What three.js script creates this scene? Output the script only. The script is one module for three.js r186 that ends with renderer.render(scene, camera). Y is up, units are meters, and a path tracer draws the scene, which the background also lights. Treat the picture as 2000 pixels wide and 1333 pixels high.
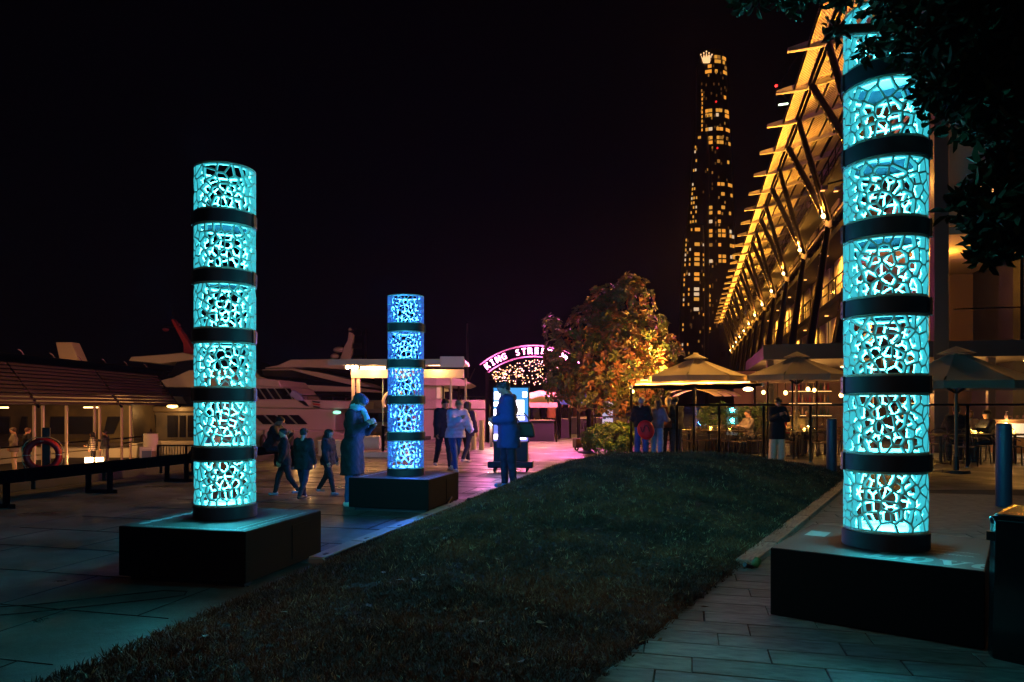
import * as THREE from 'three';
import { RoundedBoxGeometry } from 'three/addons/geometries/RoundedBoxGeometry.js';
import { TextGeometry } from 'three/addons/geometries/TextGeometry.js';
import { FontLoader } from 'three/addons/loaders/FontLoader.js';
import { RectAreaLightUniformsLib } from 'three/addons/lights/RectAreaLightUniformsLib.js';
RectAreaLightUniformsLib.init();

// ------------------------------------------------------------------ camera, sky, added fill light, exposure
const V = (x, y, z) => new THREE.Vector3(x, y, z);
const FOCAL = 1390, HORIZON = 795, EYE = 1.45;           // focal length and horizon of the 2000 x 1333 frame, eye height
const scene = new THREE.Scene();
const camera = new THREE.PerspectiveCamera(2 * Math.atan(666.5 / FOCAL) * 180 / Math.PI, 2000 / 1333, 0.1, 3000);
camera.position.set(0, EYE, 0);
camera.lookAt(0, EYE, -10);
camera.setViewOffset(2000, 1333, 0, -(HORIZON - 666.5), 2000, 1333);   // a rising lens: the verticals stay parallel
const renderer = new THREE.WebGLRenderer();
renderer.toneMapping = THREE.LinearToneMapping;
renderer.toneMappingExposure = 1;
renderer.shadowMap.enabled = true;
{ // night sky: one even, very dark dome
  const w = 64, h = 32, d = new Float32Array(w * h * 4);
  for (let i = 0; i < w * h; i++) d.set([0.00022, 0.0002, 0.0003, 1], i * 4);
  const t = new THREE.DataTexture(d, w, h, THREE.RGBAFormat, THREE.FloatType);
  t.mapping = THREE.EquirectangularReflectionMapping; t.needsUpdate = true;
  scene.background = t; scene.environment = t;
}
const addedFill = new THREE.DirectionalLight(0xffe6cc, 0.004);  // faint directional fill, added to give dark things some modelling
addedFill.position.set(20, 60, 30); addedFill.target.position.set(0, 0, -20); addedFill.castShadow = true;
addedFill.shadow.camera.left = addedFill.shadow.camera.bottom = -80; addedFill.shadow.camera.right = addedFill.shadow.camera.top = 80; addedFill.shadow.camera.far = 300;
scene.add(addedFill, addedFill.target);
scene.fog = new THREE.FogExp2(0xa79ad8, 0.00035);

// ------------------------------------------------------------------ helpers
let seed = 7;
const rnd = () => { seed = (seed + 0x6d2b79f5) | 0; let t = Math.imul(seed ^ (seed >>> 15), 1 | seed); t = (t + Math.imul(t ^ (t >>> 7), 61 | t)) ^ t; return ((t ^ (t >>> 14)) >>> 0) / 4294967296; };
const rr = (a, b) => a + (b - a) * rnd();
const pick = (a) => a[Math.floor(rnd() * a.length)];
const clamp = THREE.MathUtils.clamp, lerp = THREE.MathUtils.lerp, sstep = THREE.MathUtils.smoothstep;
const px = (x, y, d) => V((x - 1000) / FOCAL * d, EYE - (y - HORIZON) / FOCAL * d, -d);      // survey of the photograph: pixel and distance -> place
const RAD = Math.PI / 180;

function std(color, roughness = 0.7, o = {}) {
  const c = Array.isArray(color) ? new THREE.Color().setRGB(...color) : new THREE.Color(color);
  return new THREE.MeshStandardMaterial({ color: c, roughness, ...o });
}
function phys(color, roughness, o = {}) {
  const c = Array.isArray(color) ? new THREE.Color().setRGB(...color) : new THREE.Color(color);
  return new THREE.MeshPhysicalMaterial({ color: c, roughness, ...o });
}
const glow = (rgb, k = 1, base = [0.6, 0.6, 0.6]) => { const m = std(base, 0.5); m.emissive = new THREE.Color().setRGB(...rgb); m.emissiveIntensity = k; return m; };

function numbered(name, parent) {
  const used = (parent.userData.names ??= new Map()), n = used.get(name) ?? 0;
  used.set(name, n + 1);
  return n && parent === names ? `${name}_${String(n).padStart(3, '0')}` : n ? `${name}_${String(n).padStart(3, '0')}` : name;
}
const names = { userData: {} };
function tag(o, label, category, group, kind) {
  if (label) o.userData.label = label;
  if (category) o.userData.category = category;
  if (group) o.userData.group = group;
  if (kind) o.userData.kind = kind;
  return o;
}
function thing(name, label, category, pos = [0, 0, 0], turn = 0, group) {
  const o = new THREE.Group();
  o.name = numbered(name, names);
  o.position.set(...pos); o.rotation.y = turn;
  scene.add(o);
  return tag(o, label, category, group);
}
function clean(g) {
  g = g.index ? g.toNonIndexed() : g;
  if (!g.attributes.normal) g.computeVertexNormals();
  if (!g.attributes.uv) g.setAttribute('uv', new THREE.BufferAttribute(new Float32Array(g.attributes.position.count * 2), 2));
  return g;
}
function merge(list) {
  if (!Array.isArray(list)) return list;
  if (list.length === 1) return list[0];
  const gs = list.map(clean), n = gs.reduce((s, g) => s + g.attributes.position.count, 0), out = new THREE.BufferGeometry();
  for (const [k, w] of [['position', 3], ['normal', 3], ['uv', 2]]) {
    const a = new Float32Array(n * w); let i = 0;
    for (const g of gs) { a.set(g.attributes[k].array.subarray(0, g.attributes.position.count * w), i); i += g.attributes.position.count * w; }
    out.setAttribute(k, new THREE.BufferAttribute(a, w));
  }
  return out;
}
function part(name, geoms, material, parent, pos) {
  const m = new THREE.Mesh(merge(geoms), material);
  m.name = parent === scene ? numbered(name, names) : numbered(name, parent);
  m.castShadow = m.receiveShadow = true;
  if (pos) m.position.set(...pos);
  parent.add(m);
  return m;
}
function solo(name, label, category, geoms, material, pos, group) { return tag(part(name, geoms, material, scene, pos), label, category, group); }
function setting(name, geoms, material, label, kind = 'structure') { return tag(part(name, geoms, material, scene), label, null, null, kind); }
function copyOf(root, label, pos, turn, group) {
  const c = root.clone(); c.name = numbered(root.name.replace(/_\d{3}$/, ''), names); scene.add(c);
  if (pos) c.position.set(...pos);
  if (turn !== undefined) c.rotation.y = turn;
  if (label) c.userData = { ...c.userData, label };
  if (group) c.userData.group = group;
  return c;
}
const place = (g, x = 0, y = 0, z = 0, rx = 0, ry = 0, rz = 0) => g.applyMatrix4(new THREE.Matrix4().compose(V(x, y, z), new THREE.Quaternion().setFromEuler(new THREE.Euler(rx, ry, rz, 'YXZ')), V(1, 1, 1)));
function box(w, h, d, x = 0, y = 0, z = 0, ry = 0, rx = 0, rz = 0) {
  const g = new THREE.BoxGeometry(w, h, d), uv = g.attributes.uv, dims = [[d, h], [d, h], [w, d], [w, d], [w, h], [w, h]];
  for (let i = 0; i < 24; i++) uv.setXY(i, uv.getX(i) * dims[i >> 2][0], uv.getY(i) * dims[i >> 2][1]);
  return place(g, x, y, z, rx, ry, rz);
}
const rbox = (w, h, d, r, x = 0, y = 0, z = 0, ry = 0, rx = 0, rz = 0, seg = 2) => place(new RoundedBoxGeometry(w, h, d, seg, r), x, y, z, rx, ry, rz);
const cyl = (r0, r1, h, x = 0, y = 0, z = 0, seg = 20, open = false) => place(new THREE.CylinderGeometry(r1, r0, h, seg, 1, open), x, y + h / 2, z);
const ball = (r, x, y, z, sx = 1, sy = 1, sz = 1, seg = 12) => { const g = new THREE.SphereGeometry(r, seg, Math.max(6, seg * 0.7 | 0)); g.scale(sx, sy, sz); return g.translate(x, y, z); };
const torus = (R, r, x, y, z, rx = 0, ry = 0, seg = 40, ts = 8, arc = Math.PI * 2) => place(new THREE.TorusGeometry(R, r, ts, seg, arc), x, y, z, rx, ry);
function along(g, p, q) { // a geometry modelled along +y, laid from p to q
  const d = q.clone().sub(p), y = d.clone().normalize();
  const up = Math.abs(y.y) > 0.98 ? V(1, 0, 0) : V(0, 1, 0), x = up.clone().cross(y).normalize(), z = x.clone().cross(y);
  return g.applyMatrix4(new THREE.Matrix4().makeBasis(x, y, z.negate()).setPosition(p.clone().add(q).multiplyScalar(0.5)));
}
const bar = (p, q, w, d = w) => along(box(w, p.distanceTo(q), d), p, q);
const rod = (p, q, r, r1 = r, seg = 8) => along(new THREE.CylinderGeometry(r1, r, p.distanceTo(q), seg), p, q);
function tube(points, r, seg = 24, rs = 8, closed = false) { return new THREE.TubeGeometry(new THREE.CatmullRomCurve3(points, closed), seg, r, rs, closed); }
function lathe(profile, seg = 32) { return new THREE.LatheGeometry(profile.map(([x, y]) => new THREE.Vector2(x, y)), seg); }
function poly(points, depth, bevel = 0) { // an outline in x, y given thickness along z, centred
  const s = new THREE.Shape(points.map(([x, y]) => new THREE.Vector2(x, y)));
  const g = new THREE.ExtrudeGeometry(s, { depth: depth - 2 * bevel, bevelEnabled: bevel > 0, bevelThickness: bevel, bevelSize: bevel, bevelOffset: -bevel, bevelSegments: 2, curveSegments: 10 });
  return g.translate(0, 0, -(depth - 2 * bevel) / 2);
}
function sheet(nu, nv, f) { // a grid surface from f(u, v) -> [x, y, z]; uv = x, z in metres unless given
  const p = [], uv = [], idx = [];
  for (let j = 0; j <= nv; j++) for (let i = 0; i <= nu; i++) { const a = f(i / nu, j / nv); p.push(a[0], a[1], a[2]); uv.push(a[3] ?? a[0], a[4] ?? a[2]); }
  for (let j = 0; j < nv; j++) for (let i = 0; i < nu; i++) { const a = j * (nu + 1) + i, b = a + 1, c = a + nu + 1, d = c + 1; idx.push(a, b, d, a, d, c); }
  const g = new THREE.BufferGeometry();
  g.setAttribute('position', new THREE.Float32BufferAttribute(p, 3)); g.setAttribute('uv', new THREE.Float32BufferAttribute(uv, 2)); g.setIndex(idx); g.computeVertexNormals();
  return g;
}
// tileable value noise and the textures made of it
function noiseTable(n) { const a = new Float32Array(n * n); for (let i = 0; i < n * n; i++) a[i] = rnd(); return a; }
const TAB = noiseTable(256);
function vnoise(x, y, per) {
  const xi = Math.floor(x), yi = Math.floor(y), fx = x - xi, fy = y - yi, u = fx * fx * (3 - 2 * fx), v = fy * fy * (3 - 2 * fy), m = (k) => ((k % per) + per) % per;
  const t = (a, b) => TAB[(m(b) & 255) * 256 + (m(a) & 255)];
  return lerp(lerp(t(xi, yi), t(xi + 1, yi), u), lerp(t(xi, yi + 1), t(xi + 1, yi + 1), u), v);
}
function fbm(x, y, per, oct = 4, gain = 0.55) { let s = 0, a = 1, n = 0; for (let o = 0; o < oct; o++) { s += a * vnoise(x, y, per); n += a; a *= gain; x *= 2; y *= 2; per *= 2; } return s / n; }
function noiseTex(size, per, oct, fn, srgb = true, rep = 1) { // fn(noise, fine, u, v) -> [r, g, b] 0..255
  const d = new Uint8Array(size * size * 4);
  for (let y = 0; y < size; y++) for (let x = 0; x < size; x++) {
    const n = fbm(x / size * per, y / size * per, per, oct), f = TAB[(y & 255) * 256 + (x & 255)], c = fn(n, f, x / size, y / size), i = (y * size + x) * 4;
    d[i] = clamp(c[0], 0, 255); d[i + 1] = clamp(c[1], 0, 255); d[i + 2] = clamp(c[2], 0, 255); d[i + 3] = 255;
  }
  const t = new THREE.DataTexture(d, size, size); t.wrapS = t.wrapT = THREE.RepeatWrapping; t.magFilter = THREE.LinearFilter; t.minFilter = THREE.LinearMipmapLinearFilter;
  if (srgb) t.colorSpace = THREE.SRGBColorSpace;
  t.repeat.set(rep, rep); t.needsUpdate = true; return t;
}
function canvasTex(w, h, draw) {
  const c = document.createElement('canvas'); c.width = w; c.height = h; draw(c.getContext('2d'), w, h);
  const t = new THREE.CanvasTexture(c); t.colorSpace = THREE.SRGBColorSpace; t.magFilter = THREE.LinearFilter; return t;
}
function pointLight(rgb, k, pos, radius = 0.02, parent = scene) {
  const l = new THREE.PointLight(new THREE.Color().setRGB(...rgb), k); l.position.set(...pos); l.castShadow = true; l.shadow.radius = radius / 0.02; parent.add(l); return l;
}
function spot(rgb, k, pos, dir, angle, radius = 0.05, parent = scene, penumbra = 0.5) {
  const l = new THREE.SpotLight(new THREE.Color().setRGB(...rgb), k, 0, angle, penumbra); l.position.set(...pos); l.target.position.set(pos[0] + dir[0], pos[1] + dir[1], pos[2] + dir[2]);
  l.castShadow = true; l.shadow.radius = radius / 0.02; parent.add(l, l.target); return l;
}
const font = await new FontLoader().loadAsync('fonts/droid/droid_sans_bold.typeface.json');
const AMBER = [1, 0.4, 0.045], WARM = [1, 0.47, 0.13];

// ------------------------------------------------------------------ kit: people as smooth surfaces over a posed skeleton
function nets(f, lo, hi, cell) { // surface nets of f < 0
  const n = [0, 1, 2].map((k) => Math.max(2, Math.ceil((hi[k] - lo[k]) / cell) + 1)), [nx, ny, nz] = n, val = new Float32Array(nx * ny * nz), id = new Int32Array(nx * ny * nz).fill(-1), pos = [], idx = [];
  for (let z = 0, i = 0; z < nz; z++) for (let y = 0; y < ny; y++) for (let x = 0; x < nx; x++, i++) val[i] = f(lo[0] + x * cell, lo[1] + y * cell, lo[2] + z * cell);
  const sx = 1, sy = nx, sz = nx * ny, corner = [0, sx, sy, sx + sy, sz, sx + sz, sy + sz, sx + sy + sz], edges = [[0, 1], [2, 3], [4, 5], [6, 7], [0, 2], [1, 3], [4, 6], [5, 7], [0, 4], [1, 5], [2, 6], [3, 7]];
  for (let z = 0; z < nz - 1; z++) for (let y = 0; y < ny - 1; y++) for (let x = 0; x < nx - 1; x++) {
    const i = x + y * sy + z * sz; let m = 0;
    for (let k = 0; k < 8; k++) if (val[i + corner[k]] < 0) m |= 1 << k;
    if (m === 0 || m === 255) continue;
    let px = 0, py = 0, pz = 0, c = 0;
    for (const [a, b] of edges) {
      const va = val[i + corner[a]], vb = val[i + corner[b]];
      if ((va < 0) === (vb < 0)) continue;
      const t = va / (va - vb); px += (a & 1) + t * ((b & 1) - (a & 1)); py += ((a >> 1) & 1) + t * (((b >> 1) & 1) - ((a >> 1) & 1)); pz += (a >> 2) + t * ((b >> 2) - (a >> 2)); c++;
    }
    id[i] = pos.length / 3; pos.push(lo[0] + (x + px / c) * cell, lo[1] + (y + py / c) * cell, lo[2] + (z + pz / c) * cell);
  }
  const quad = (a, b, c, d, flip) => { if (a < 0 || b < 0 || c < 0 || d < 0) return; flip ? idx.push(a, c, b, a, d, c) : idx.push(a, b, c, a, c, d); };
  for (let z = 1; z < nz - 1; z++) for (let y = 1; y < ny - 1; y++) for (let x = 1; x < nx - 1; x++) {
    const i = x + y * sy + z * sz, v = val[i] < 0;
    if (v !== val[i + sx] < 0) quad(id[i - sy - sz], id[i - sz], id[i], id[i - sy], !v);
    if (v !== val[i + sy] < 0) quad(id[i - sx - sz], id[i - sx], id[i], id[i - sz], !v);
    if (v !== val[i + sz] < 0) quad(id[i - sx - sy], id[i - sy], id[i], id[i - sx], !v);
  }
  const g = new THREE.BufferGeometry(); g.setAttribute('position', new THREE.Float32BufferAttribute(pos, 3)); g.setIndex(idx); g.computeVertexNormals(); return g;
}
function capsule(p, b) {
  const [ax, ay, az, bx, by, bz, ra, rb] = b, ex = bx - ax, ey = by - ay, ez = bz - az, qx = p[0] - ax, qy = p[1] - ay, qz = p[2] - az, l = ex * ex + ey * ey + ez * ez;
  const t = l > 0 ? clamp((qx * ex + qy * ey + qz * ez) / l, 0, 1) : 0;
  return Math.hypot(qx - t * ex, qy - t * ey, qz - t * ez) - ra - (rb - ra) * t;
}
const smin = (a, b, k) => { const h = clamp(0.5 + 0.5 * (b - a) / k, 0, 1); return b + (a - b) * h - k * h * (1 - h); };
const field = (bones, k) => (x, y, z) => { const p = [x, y, z]; let d = 1; for (const b of bones) d = smin(capsule(p, b), d, k); return d; };
function bounds(bones, m) { const lo = [9, 9, 9], hi = [-9, -9, -9]; for (const b of bones) for (let k = 0; k < 3; k++) { lo[k] = Math.min(lo[k], b[k] - b[6] - m, b[k + 3] - b[7] - m); hi[k] = Math.max(hi[k], b[k] + b[6] + m, b[k + 3] + b[7] + m); } return [lo, hi]; }
const bone = (a, b, ra, rb = ra) => [a.x, a.y, a.z, b.x, b.y, b.z, ra, rb];
function skeleton(o) { // joints of a 1.75 m figure facing +z
  const lean = (o.lean ?? 3) * RAD, s = V(0, Math.cos(lean), Math.sin(lean)), hip = V(0, o.sit ? o.sit : 0.93, 0), J = { hip, s }, up = (k, x = 0, z = 0) => hip.clone().addScaledVector(s, k).add(V(x, -z * Math.sin(lean), z * Math.cos(lean)));
  J.up = up; J.neck = up(0.545, 0, -0.015);
  const hp = lean * 0.7 + (o.headPitch ?? 8) * RAD, hy = (o.headYaw ?? 0) * RAD;
  J.head = J.neck.clone().add(V(0, 0.135 * Math.cos(hp * 0.6), 0.135 * Math.sin(hp * 0.6) + 0.012));
  J.headQ = new THREE.Quaternion().setFromEuler(new THREE.Euler(hp, hy, 0, 'YXZ'));
  J.arms = [-1, 1].map((side, i) => {
    const a = { sh: 4, ab: 8, el: 14, inw: 0, ...(o.arms?.[i] ?? {}) }, p = a.sh * RAD + lean * 0.4, q = p + a.el * RAD, ab = a.ab * RAD, inw = a.inw * RAD;
    const S = up(0.49, side * 0.175, -0.01), E = S.clone().addScaledVector(V(side * Math.sin(ab), -Math.cos(p) * Math.cos(ab), Math.sin(p) * Math.cos(ab)), 0.285);
    const fd = V(side * Math.sin(ab * 0.5) * (inw ? 0 : 1) - side * Math.sin(inw), -Math.cos(q) * Math.cos(inw), Math.sin(q) * Math.cos(inw)).normalize();
    return { side, S, E, W: E.clone().addScaledVector(fd, 0.25), dir: fd };
  });
  J.legs = [-1, 1].map((side, i) => {
    const a = { hip: 0, knee: 3, ab: 3, ...(o.legs?.[i] ?? {}) }, p = a.hip * RAD, q = p - a.knee * RAD, ab = a.ab * RAD;
    const H = hip.clone().add(V(side * 0.092, -0.03, 0)), K = H.clone().addScaledVector(V(side * Math.sin(ab), -Math.cos(p) * Math.cos(ab), Math.sin(p) * Math.cos(ab)), 0.42), A = K.clone().addScaledVector(V(side * Math.sin(ab) * 0.5, -Math.cos(q), Math.sin(q)), 0.4);
    return { side, H, K, A, toe: a.toe ?? 0, lift: a.lift ?? 0 };
  });
  const low = Math.min(...J.legs.map((l) => l.A.y - l.lift)), dy = 0.085 - low;
  J.dy = dy; for (const v of [hip, J.neck, J.head, ...J.arms.flatMap((a) => [a.S, a.E, a.W]), ...J.legs.flatMap((l) => [l.H, l.K, l.A])]) v.y += dy;
  return J;
}
const shapeCache = new Map();
function cached(key, make) { if (!shapeCache.has(key)) shapeCache.set(key, make()); return shapeCache.get(key); }
function headField(style) { // in the head's own frame: y up, z forward
  const bones = [[0, 0.036, -0.034, 0, 0.04, 0.022, 0.079, 0.076], [0, -0.005, 0.03, 0, -0.068, 0.052, 0.055, 0.034], [-0.032, -0.055, 0.0, 0.032, -0.055, 0.0, 0.034, 0.034], [0, -0.05, -0.018, 0, -0.16, -0.035, 0.053, 0.058]];
  const sharp = [[0, 0.018, 0.084, 0, -0.016, 0.103, 0.008, 0.012], [0.077, 0.016, -0.012, 0.075, -0.018, -0.006, 0.013, 0.009], [-0.077, 0.016, -0.012, -0.075, -0.018, -0.006, 0.013, 0.009], [-0.042, 0.037, 0.078, 0.042, 0.037, 0.078, 0.008, 0.008], [-0.018, -0.05, 0.08, 0.018, -0.05, 0.08, 0.007, 0.007]];
  const base = field(bones, 0.035), det = field(sharp, 0.008);
  if (style === 'skin') return (x, y, z) => { let d = smin(base(x, y, z), det(x, y, z), 0.014); const e = Math.hypot(Math.abs(x) - 0.031, y - 0.014, z - 0.092) - 0.015; d = -smin(-d, e, 0.008); d = Math.min(d, Math.hypot(Math.abs(x) - 0.031, y - 0.014, z - 0.07) - 0.0125); const m = capsule([x, y, z], [-0.02, -0.04, 0.094, 0.02, -0.04, 0.094, 0.004, 0.004]); return Math.max(d, -m); };
  const n = (x, y, z) => 0.006 * Math.sin(x * 90 + y * 40) * Math.sin(z * 80 + y * 55);
  if (style === 'beanie') return (x, y, z) => Math.max(base(x, y, z) - 0.02 + n(x, y, z) * 0.4, 0.02 + (z > 0 ? 0.012 : -0.03) - y);
  if (style === 'long') { const back = field([[0, 0.03, -0.04, 0, -0.2, -0.075, 0.085, 0.065], [-0.06, 0.02, -0.01, -0.07, -0.16, -0.01, 0.035, 0.025], [0.06, 0.02, -0.01, 0.07, -0.16, -0.01, 0.035, 0.025]], 0.03); return (x, y, z) => Math.max(smin(base(x, y, z) - 0.018, back(x, y, z), 0.03) + n(x, y, z), (z - 0.04) - Math.max(0, y - 0.035) * 1.3 * (y > 0.035 ? 1 : 0)); }
  if (style === 'bob') { const back = field([[0, 0.03, -0.035, 0, -0.09, -0.05, 0.09, 0.075], [-0.07, 0.03, 0, -0.072, -0.08, 0.01, 0.03, 0.022], [0.07, 0.03, 0, 0.072, -0.08, 0.01, 0.03, 0.022]], 0.03); return (x, y, z) => Math.max(smin(base(x, y, z) - 0.016, back(x, y, z), 0.03) + n(x, y, z), (z - 0.045) - Math.max(0, y - 0.04) * 1.6); }
  return (x, y, z) => Math.max(base(x, y, z) - 0.012 + n(x, y, z), (z - 0.035) - (y - 0.035) * 1.1, -0.055 - y - Math.max(0, z) * 2);
}
function headGeo(style, cell) { return cached(`head ${style} ${cell}`, () => nets(headField(style), [-0.13, -0.3, -0.19], [0.13, 0.16, 0.13], cell)); }
function handBones(a) {
  const X = V(1, 0, 0), h = a.dir, ac = h.clone().cross(X); if (ac.lengthSq() < 0.02) ac.set(0, 0, 1); ac.normalize();
  const inn = ac.clone().cross(h).multiplyScalar(1).normalize(); if (inn.x * a.side > 0) inn.negate();
  const at = (k, c, n = 0) => a.W.clone().addScaledVector(h, k).addScaledVector(ac, c).addScaledVector(inn, n), out = [bone(at(-0.02, 0), at(0.02, 0), 0.027), bone(at(0.03, 0.022), at(0.085, 0.026), 0.017, 0.014), bone(at(0.03, 0), at(0.09, 0.004), 0.018, 0.014), bone(at(0.03, -0.02), at(0.082, -0.026), 0.017, 0.013)];
  [[0.03, 0.072], [0.01, 0.08], [-0.011, 0.075], [-0.031, 0.058]].forEach(([c, l]) => { const b = at(0.088 - Math.abs(c - 0.008) * 0.3, c), m = at(0.088 + l * 0.5, c * 1.12, 0.013), e = at(0.088 + l * 0.82, c * 1.12, 0.042); out.push(bone(b, m, 0.0095, 0.0085), bone(m, e, 0.0085, 0.007)); });
  out.push(bone(at(0.025, 0.03), at(0.06, 0.052, 0.012), 0.013, 0.0105), bone(at(0.06, 0.052, 0.012), at(0.092, 0.052, 0.03), 0.0105, 0.008));
  return out;
}
const clothBump = noiseTex(256, 10, 5, (n, f) => { const k = n * 190 + f * 60; return [k, k, k]; }, false, 3);
const clothMats = new Map();
function cloth(c, rough = 0.85) { const k = c + rough; if (!clothMats.has(k)) clothMats.set(k, std(c, rough, { bumpMap: clothBump, bumpScale: 0.004 })); return clothMats.get(k); }
let plaidMat; function plaid() { return plaidMat ??= std(0xffffff, 0.85, { map: (() => { const t = canvasTex(64, 64, (c) => { c.fillStyle = '#c9bcab'; c.fillRect(0, 0, 64, 64); c.fillStyle = 'rgba(20,18,18,0.72)'; c.fillRect(0, 0, 64, 26); c.fillRect(0, 0, 26, 64); }); t.wrapS = t.wrapT = THREE.RepeatWrapping; t.repeat.set(9, 9); return t; })(), bumpMap: clothBump, bumpScale: 0.004 }); }
function planarUV(g) { const p = g.attributes.position, uv = new Float32Array(p.count * 2); for (let i = 0; i < p.count; i++) { uv[i * 2] = p.getX(i) + p.getZ(i); uv[i * 2 + 1] = p.getY(i); } g.setAttribute('uv', new THREE.BufferAttribute(uv, 2)); return g; }
// o: pose (skeleton), height, lod 0..2, skin, hair [style, colour], coat {c, hem, fat, rough, hood, collar, bottom}, legs {c, fat}, shoes, scarf
function person(label, pos, turn, o, group) {
  const t = thing('person', label, 'person', pos, turn, group), lod = o.lod ?? 1, c = [[0.02, 0.018, 0.0065, 0.0052], [0.026, 0.022, 0.010, 0.0075], [0.036, 0.032, 0.015, 0.012]][lod];
  const J = skeleton(o), sk = std(o.skin ?? '#a9745a', 0.55), key = JSON.stringify([o.lean, o.sit, o.headPitch, o.headYaw, o.arms, o.legs, lod]), coat = o.coat;
  const figure = new THREE.Group(), up = (k, x, z) => { const v = J.up(k, x, z); v.y += 0; return v; };
  const torso = (r) => [bone(up(0.0, -0.07), up(0.0, 0.07), 0.118 + r), bone(up(0.16, -0.06, 0.01), up(0.16, 0.06, 0.01), 0.105 + r), bone(up(0.34, -0.08, 0.005), up(0.34, 0.08, 0.005), 0.122 + r), bone(up(0.475, -0.135, -0.01), up(0.475, 0.135, -0.01), 0.062 + r)];
  const arms = (r, end = 1) => J.arms.flatMap((a) => [bone(a.S, a.E, 0.056 + r, 0.046 + r), bone(a.E, a.E.clone().lerp(a.W, end), 0.045 + r, 0.034 + r)]);
  const legs = (r, fat = 0) => J.legs.flatMap((l) => [bone(l.H, l.K, 0.088 + r, 0.06 + r + fat * 0.5), bone(l.K, l.A, 0.058 + r + fat * 0.6, 0.04 + r + fat)]);
  // the body: one surface, finer at the head and hands
  const bodyG = cached('body' + key, () => {
    const bs = [...torso(-0.012), ...arms(-0.008), ...legs(-0.01), bone(up(0.47), J.neck.clone().add(V(0, 0.03, 0.005)), 0.06, 0.052), ...J.legs.map((l) => bone(l.A.clone().add(V(0, -0.03, -0.02)), l.A.clone().add(V(0, -0.045, 0.12)), 0.035, 0.026))];
    const [lo, hi] = bounds(bs, 0.05), gs = [nets(field(bs, 0.035), lo, hi, c[0])];
    for (const a of J.arms) { const hb = handBones(a), [l, h] = bounds(hb, 0.02); gs.push(nets(field(hb, 0.007), l, h, c[3])); }
    gs.push(headGeo('skin', c[2]).clone().applyMatrix4(new THREE.Matrix4().compose(J.head, J.headQ, V(1, 1, 1))));
    return merge(gs);
  });
  part('body', bodyG, sk, t);
  const hq = new THREE.Matrix4().compose(J.head, J.headQ, V(1, 1, 1));
  if (o.hair) { const h = part(o.hair[0] === 'beanie' ? 'beanie' : 'hair', planarUV(headGeo(o.hair[0], c[2]).clone()), cloth(o.hair[1], 0.7), t); h.applyMatrix4(hq); if (o.hair[0] === 'beanie') part('hair', planarUV(headGeo('bob', c[2]).clone().scale(0.96, 0.96, 0.96)), cloth(o.hair[2] ?? '#2a1c14', 0.7), t).applyMatrix4(hq); }
  if (coat) {
    const r = coat.fat ?? 0.018, hem = coat.hem ?? 0.8, low = (hem < 0.85 && !o.sit), J0 = J.hip.y;
    const g = cached('coat' + key + r + hem + (coat.hood ?? '') + (coat.collar ?? ''), () => {
      const bs = [...torso(r), ...arms(r * 0.9, 0.97)];
      if (low) for (const s of [-1, 1]) { const q = V(s * 0.075, hem - 0.05, (J.legs[0].K.z + J.legs[1].K.z) * 0.25); bs.push(bone(V(s * 0.06, J0 - 0.02, 0), q, 0.12 + r, 0.125 + r + (coat.flare ?? 0.01))); }
      if (coat.hood) bs.push(bone(up(0.53, -0.06, -0.1), up(0.53, 0.06, -0.1), 0.06), bone(up(0.5, -0.1, -0.05), up(0.57, -0.09, 0.03), 0.035));
      if (coat.hood) bs.push(bone(up(0.5, 0.1, -0.05), up(0.57, 0.09, 0.03), 0.035));
      bs.push(bone(up(0.5, 0, -0.01), up(coat.collar ?? 0.545, 0, -0.01), 0.075, 0.068));
      const f = field(bs, 0.045), [lo, hi] = bounds(bs, 0.05);
      // folds: shallow creases that run round the sleeves and down the skirt
      const fold = (x, y, z) => 0.006 * Math.sin(y * 38 + x * 21 + Math.sin(x * 30 + z * 17) * 1.4) * Math.sin(x * 26 - z * 31 + y * 9);
      const puff = coat.puff ? (y) => 0.012 * Math.abs(Math.sin(y * 36)) : () => 0;
      return planarUV(nets((x, y, z) => Math.max(f(x, y, z) + fold(x, y, z) - puff(y), hem - y), lo, hi, c[1]));
    });
    part(coat.name ?? 'coat', g, coat.plaid ? plaid() : cloth(coat.c, coat.rough), t);
  }
  const L = o.pants ?? { c: '#1b2030' }, fat = L.fat ?? 0.004;
  part('trousers', cached('legs' + key + fat, () => { const bs = [bone(up(0.02, -0.06), up(0.02, 0.06), 0.126), ...legs(0.012, fat)], f = field(bs, 0.03), [lo, hi] = bounds(bs, 0.05), minY = Math.min(J.legs[0].A.y, J.legs[1].A.y) - 0.02; return planarUV(nets((x, y, z) => Math.max(f(x, y, z) + 0.004 * Math.sin(y * 45 + z * 30 + x * 12), (o.sit || o.walk ? -9 : minY) - y, y - J.hip.y - 0.14), lo, hi, c[1])); }), cloth(L.c), t);
  const sm = std(o.shoes ?? '#15151a', 0.6);
  J.legs.forEach((l) => part('shoe', cached('shoe' + key + l.side, () => { const A = l.A, toe = V(Math.sin(l.side * 0.15) * 0.13, -0.052, 0.14), bs = [bone(A.clone().add(V(0, -0.045, -0.04)), A.clone().add(toe), 0.043, 0.034), bone(A, A.clone().add(V(0, -0.03, 0)), 0.045, 0.048)], f = field(bs, 0.025), [lo, hi] = bounds(bs, 0.03), floor = A.y - 0.084; return nets((x, y, z) => Math.max(f(x, y, z), floor - y), lo, hi, c[3] * 1.4); }), sm, t));
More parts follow.
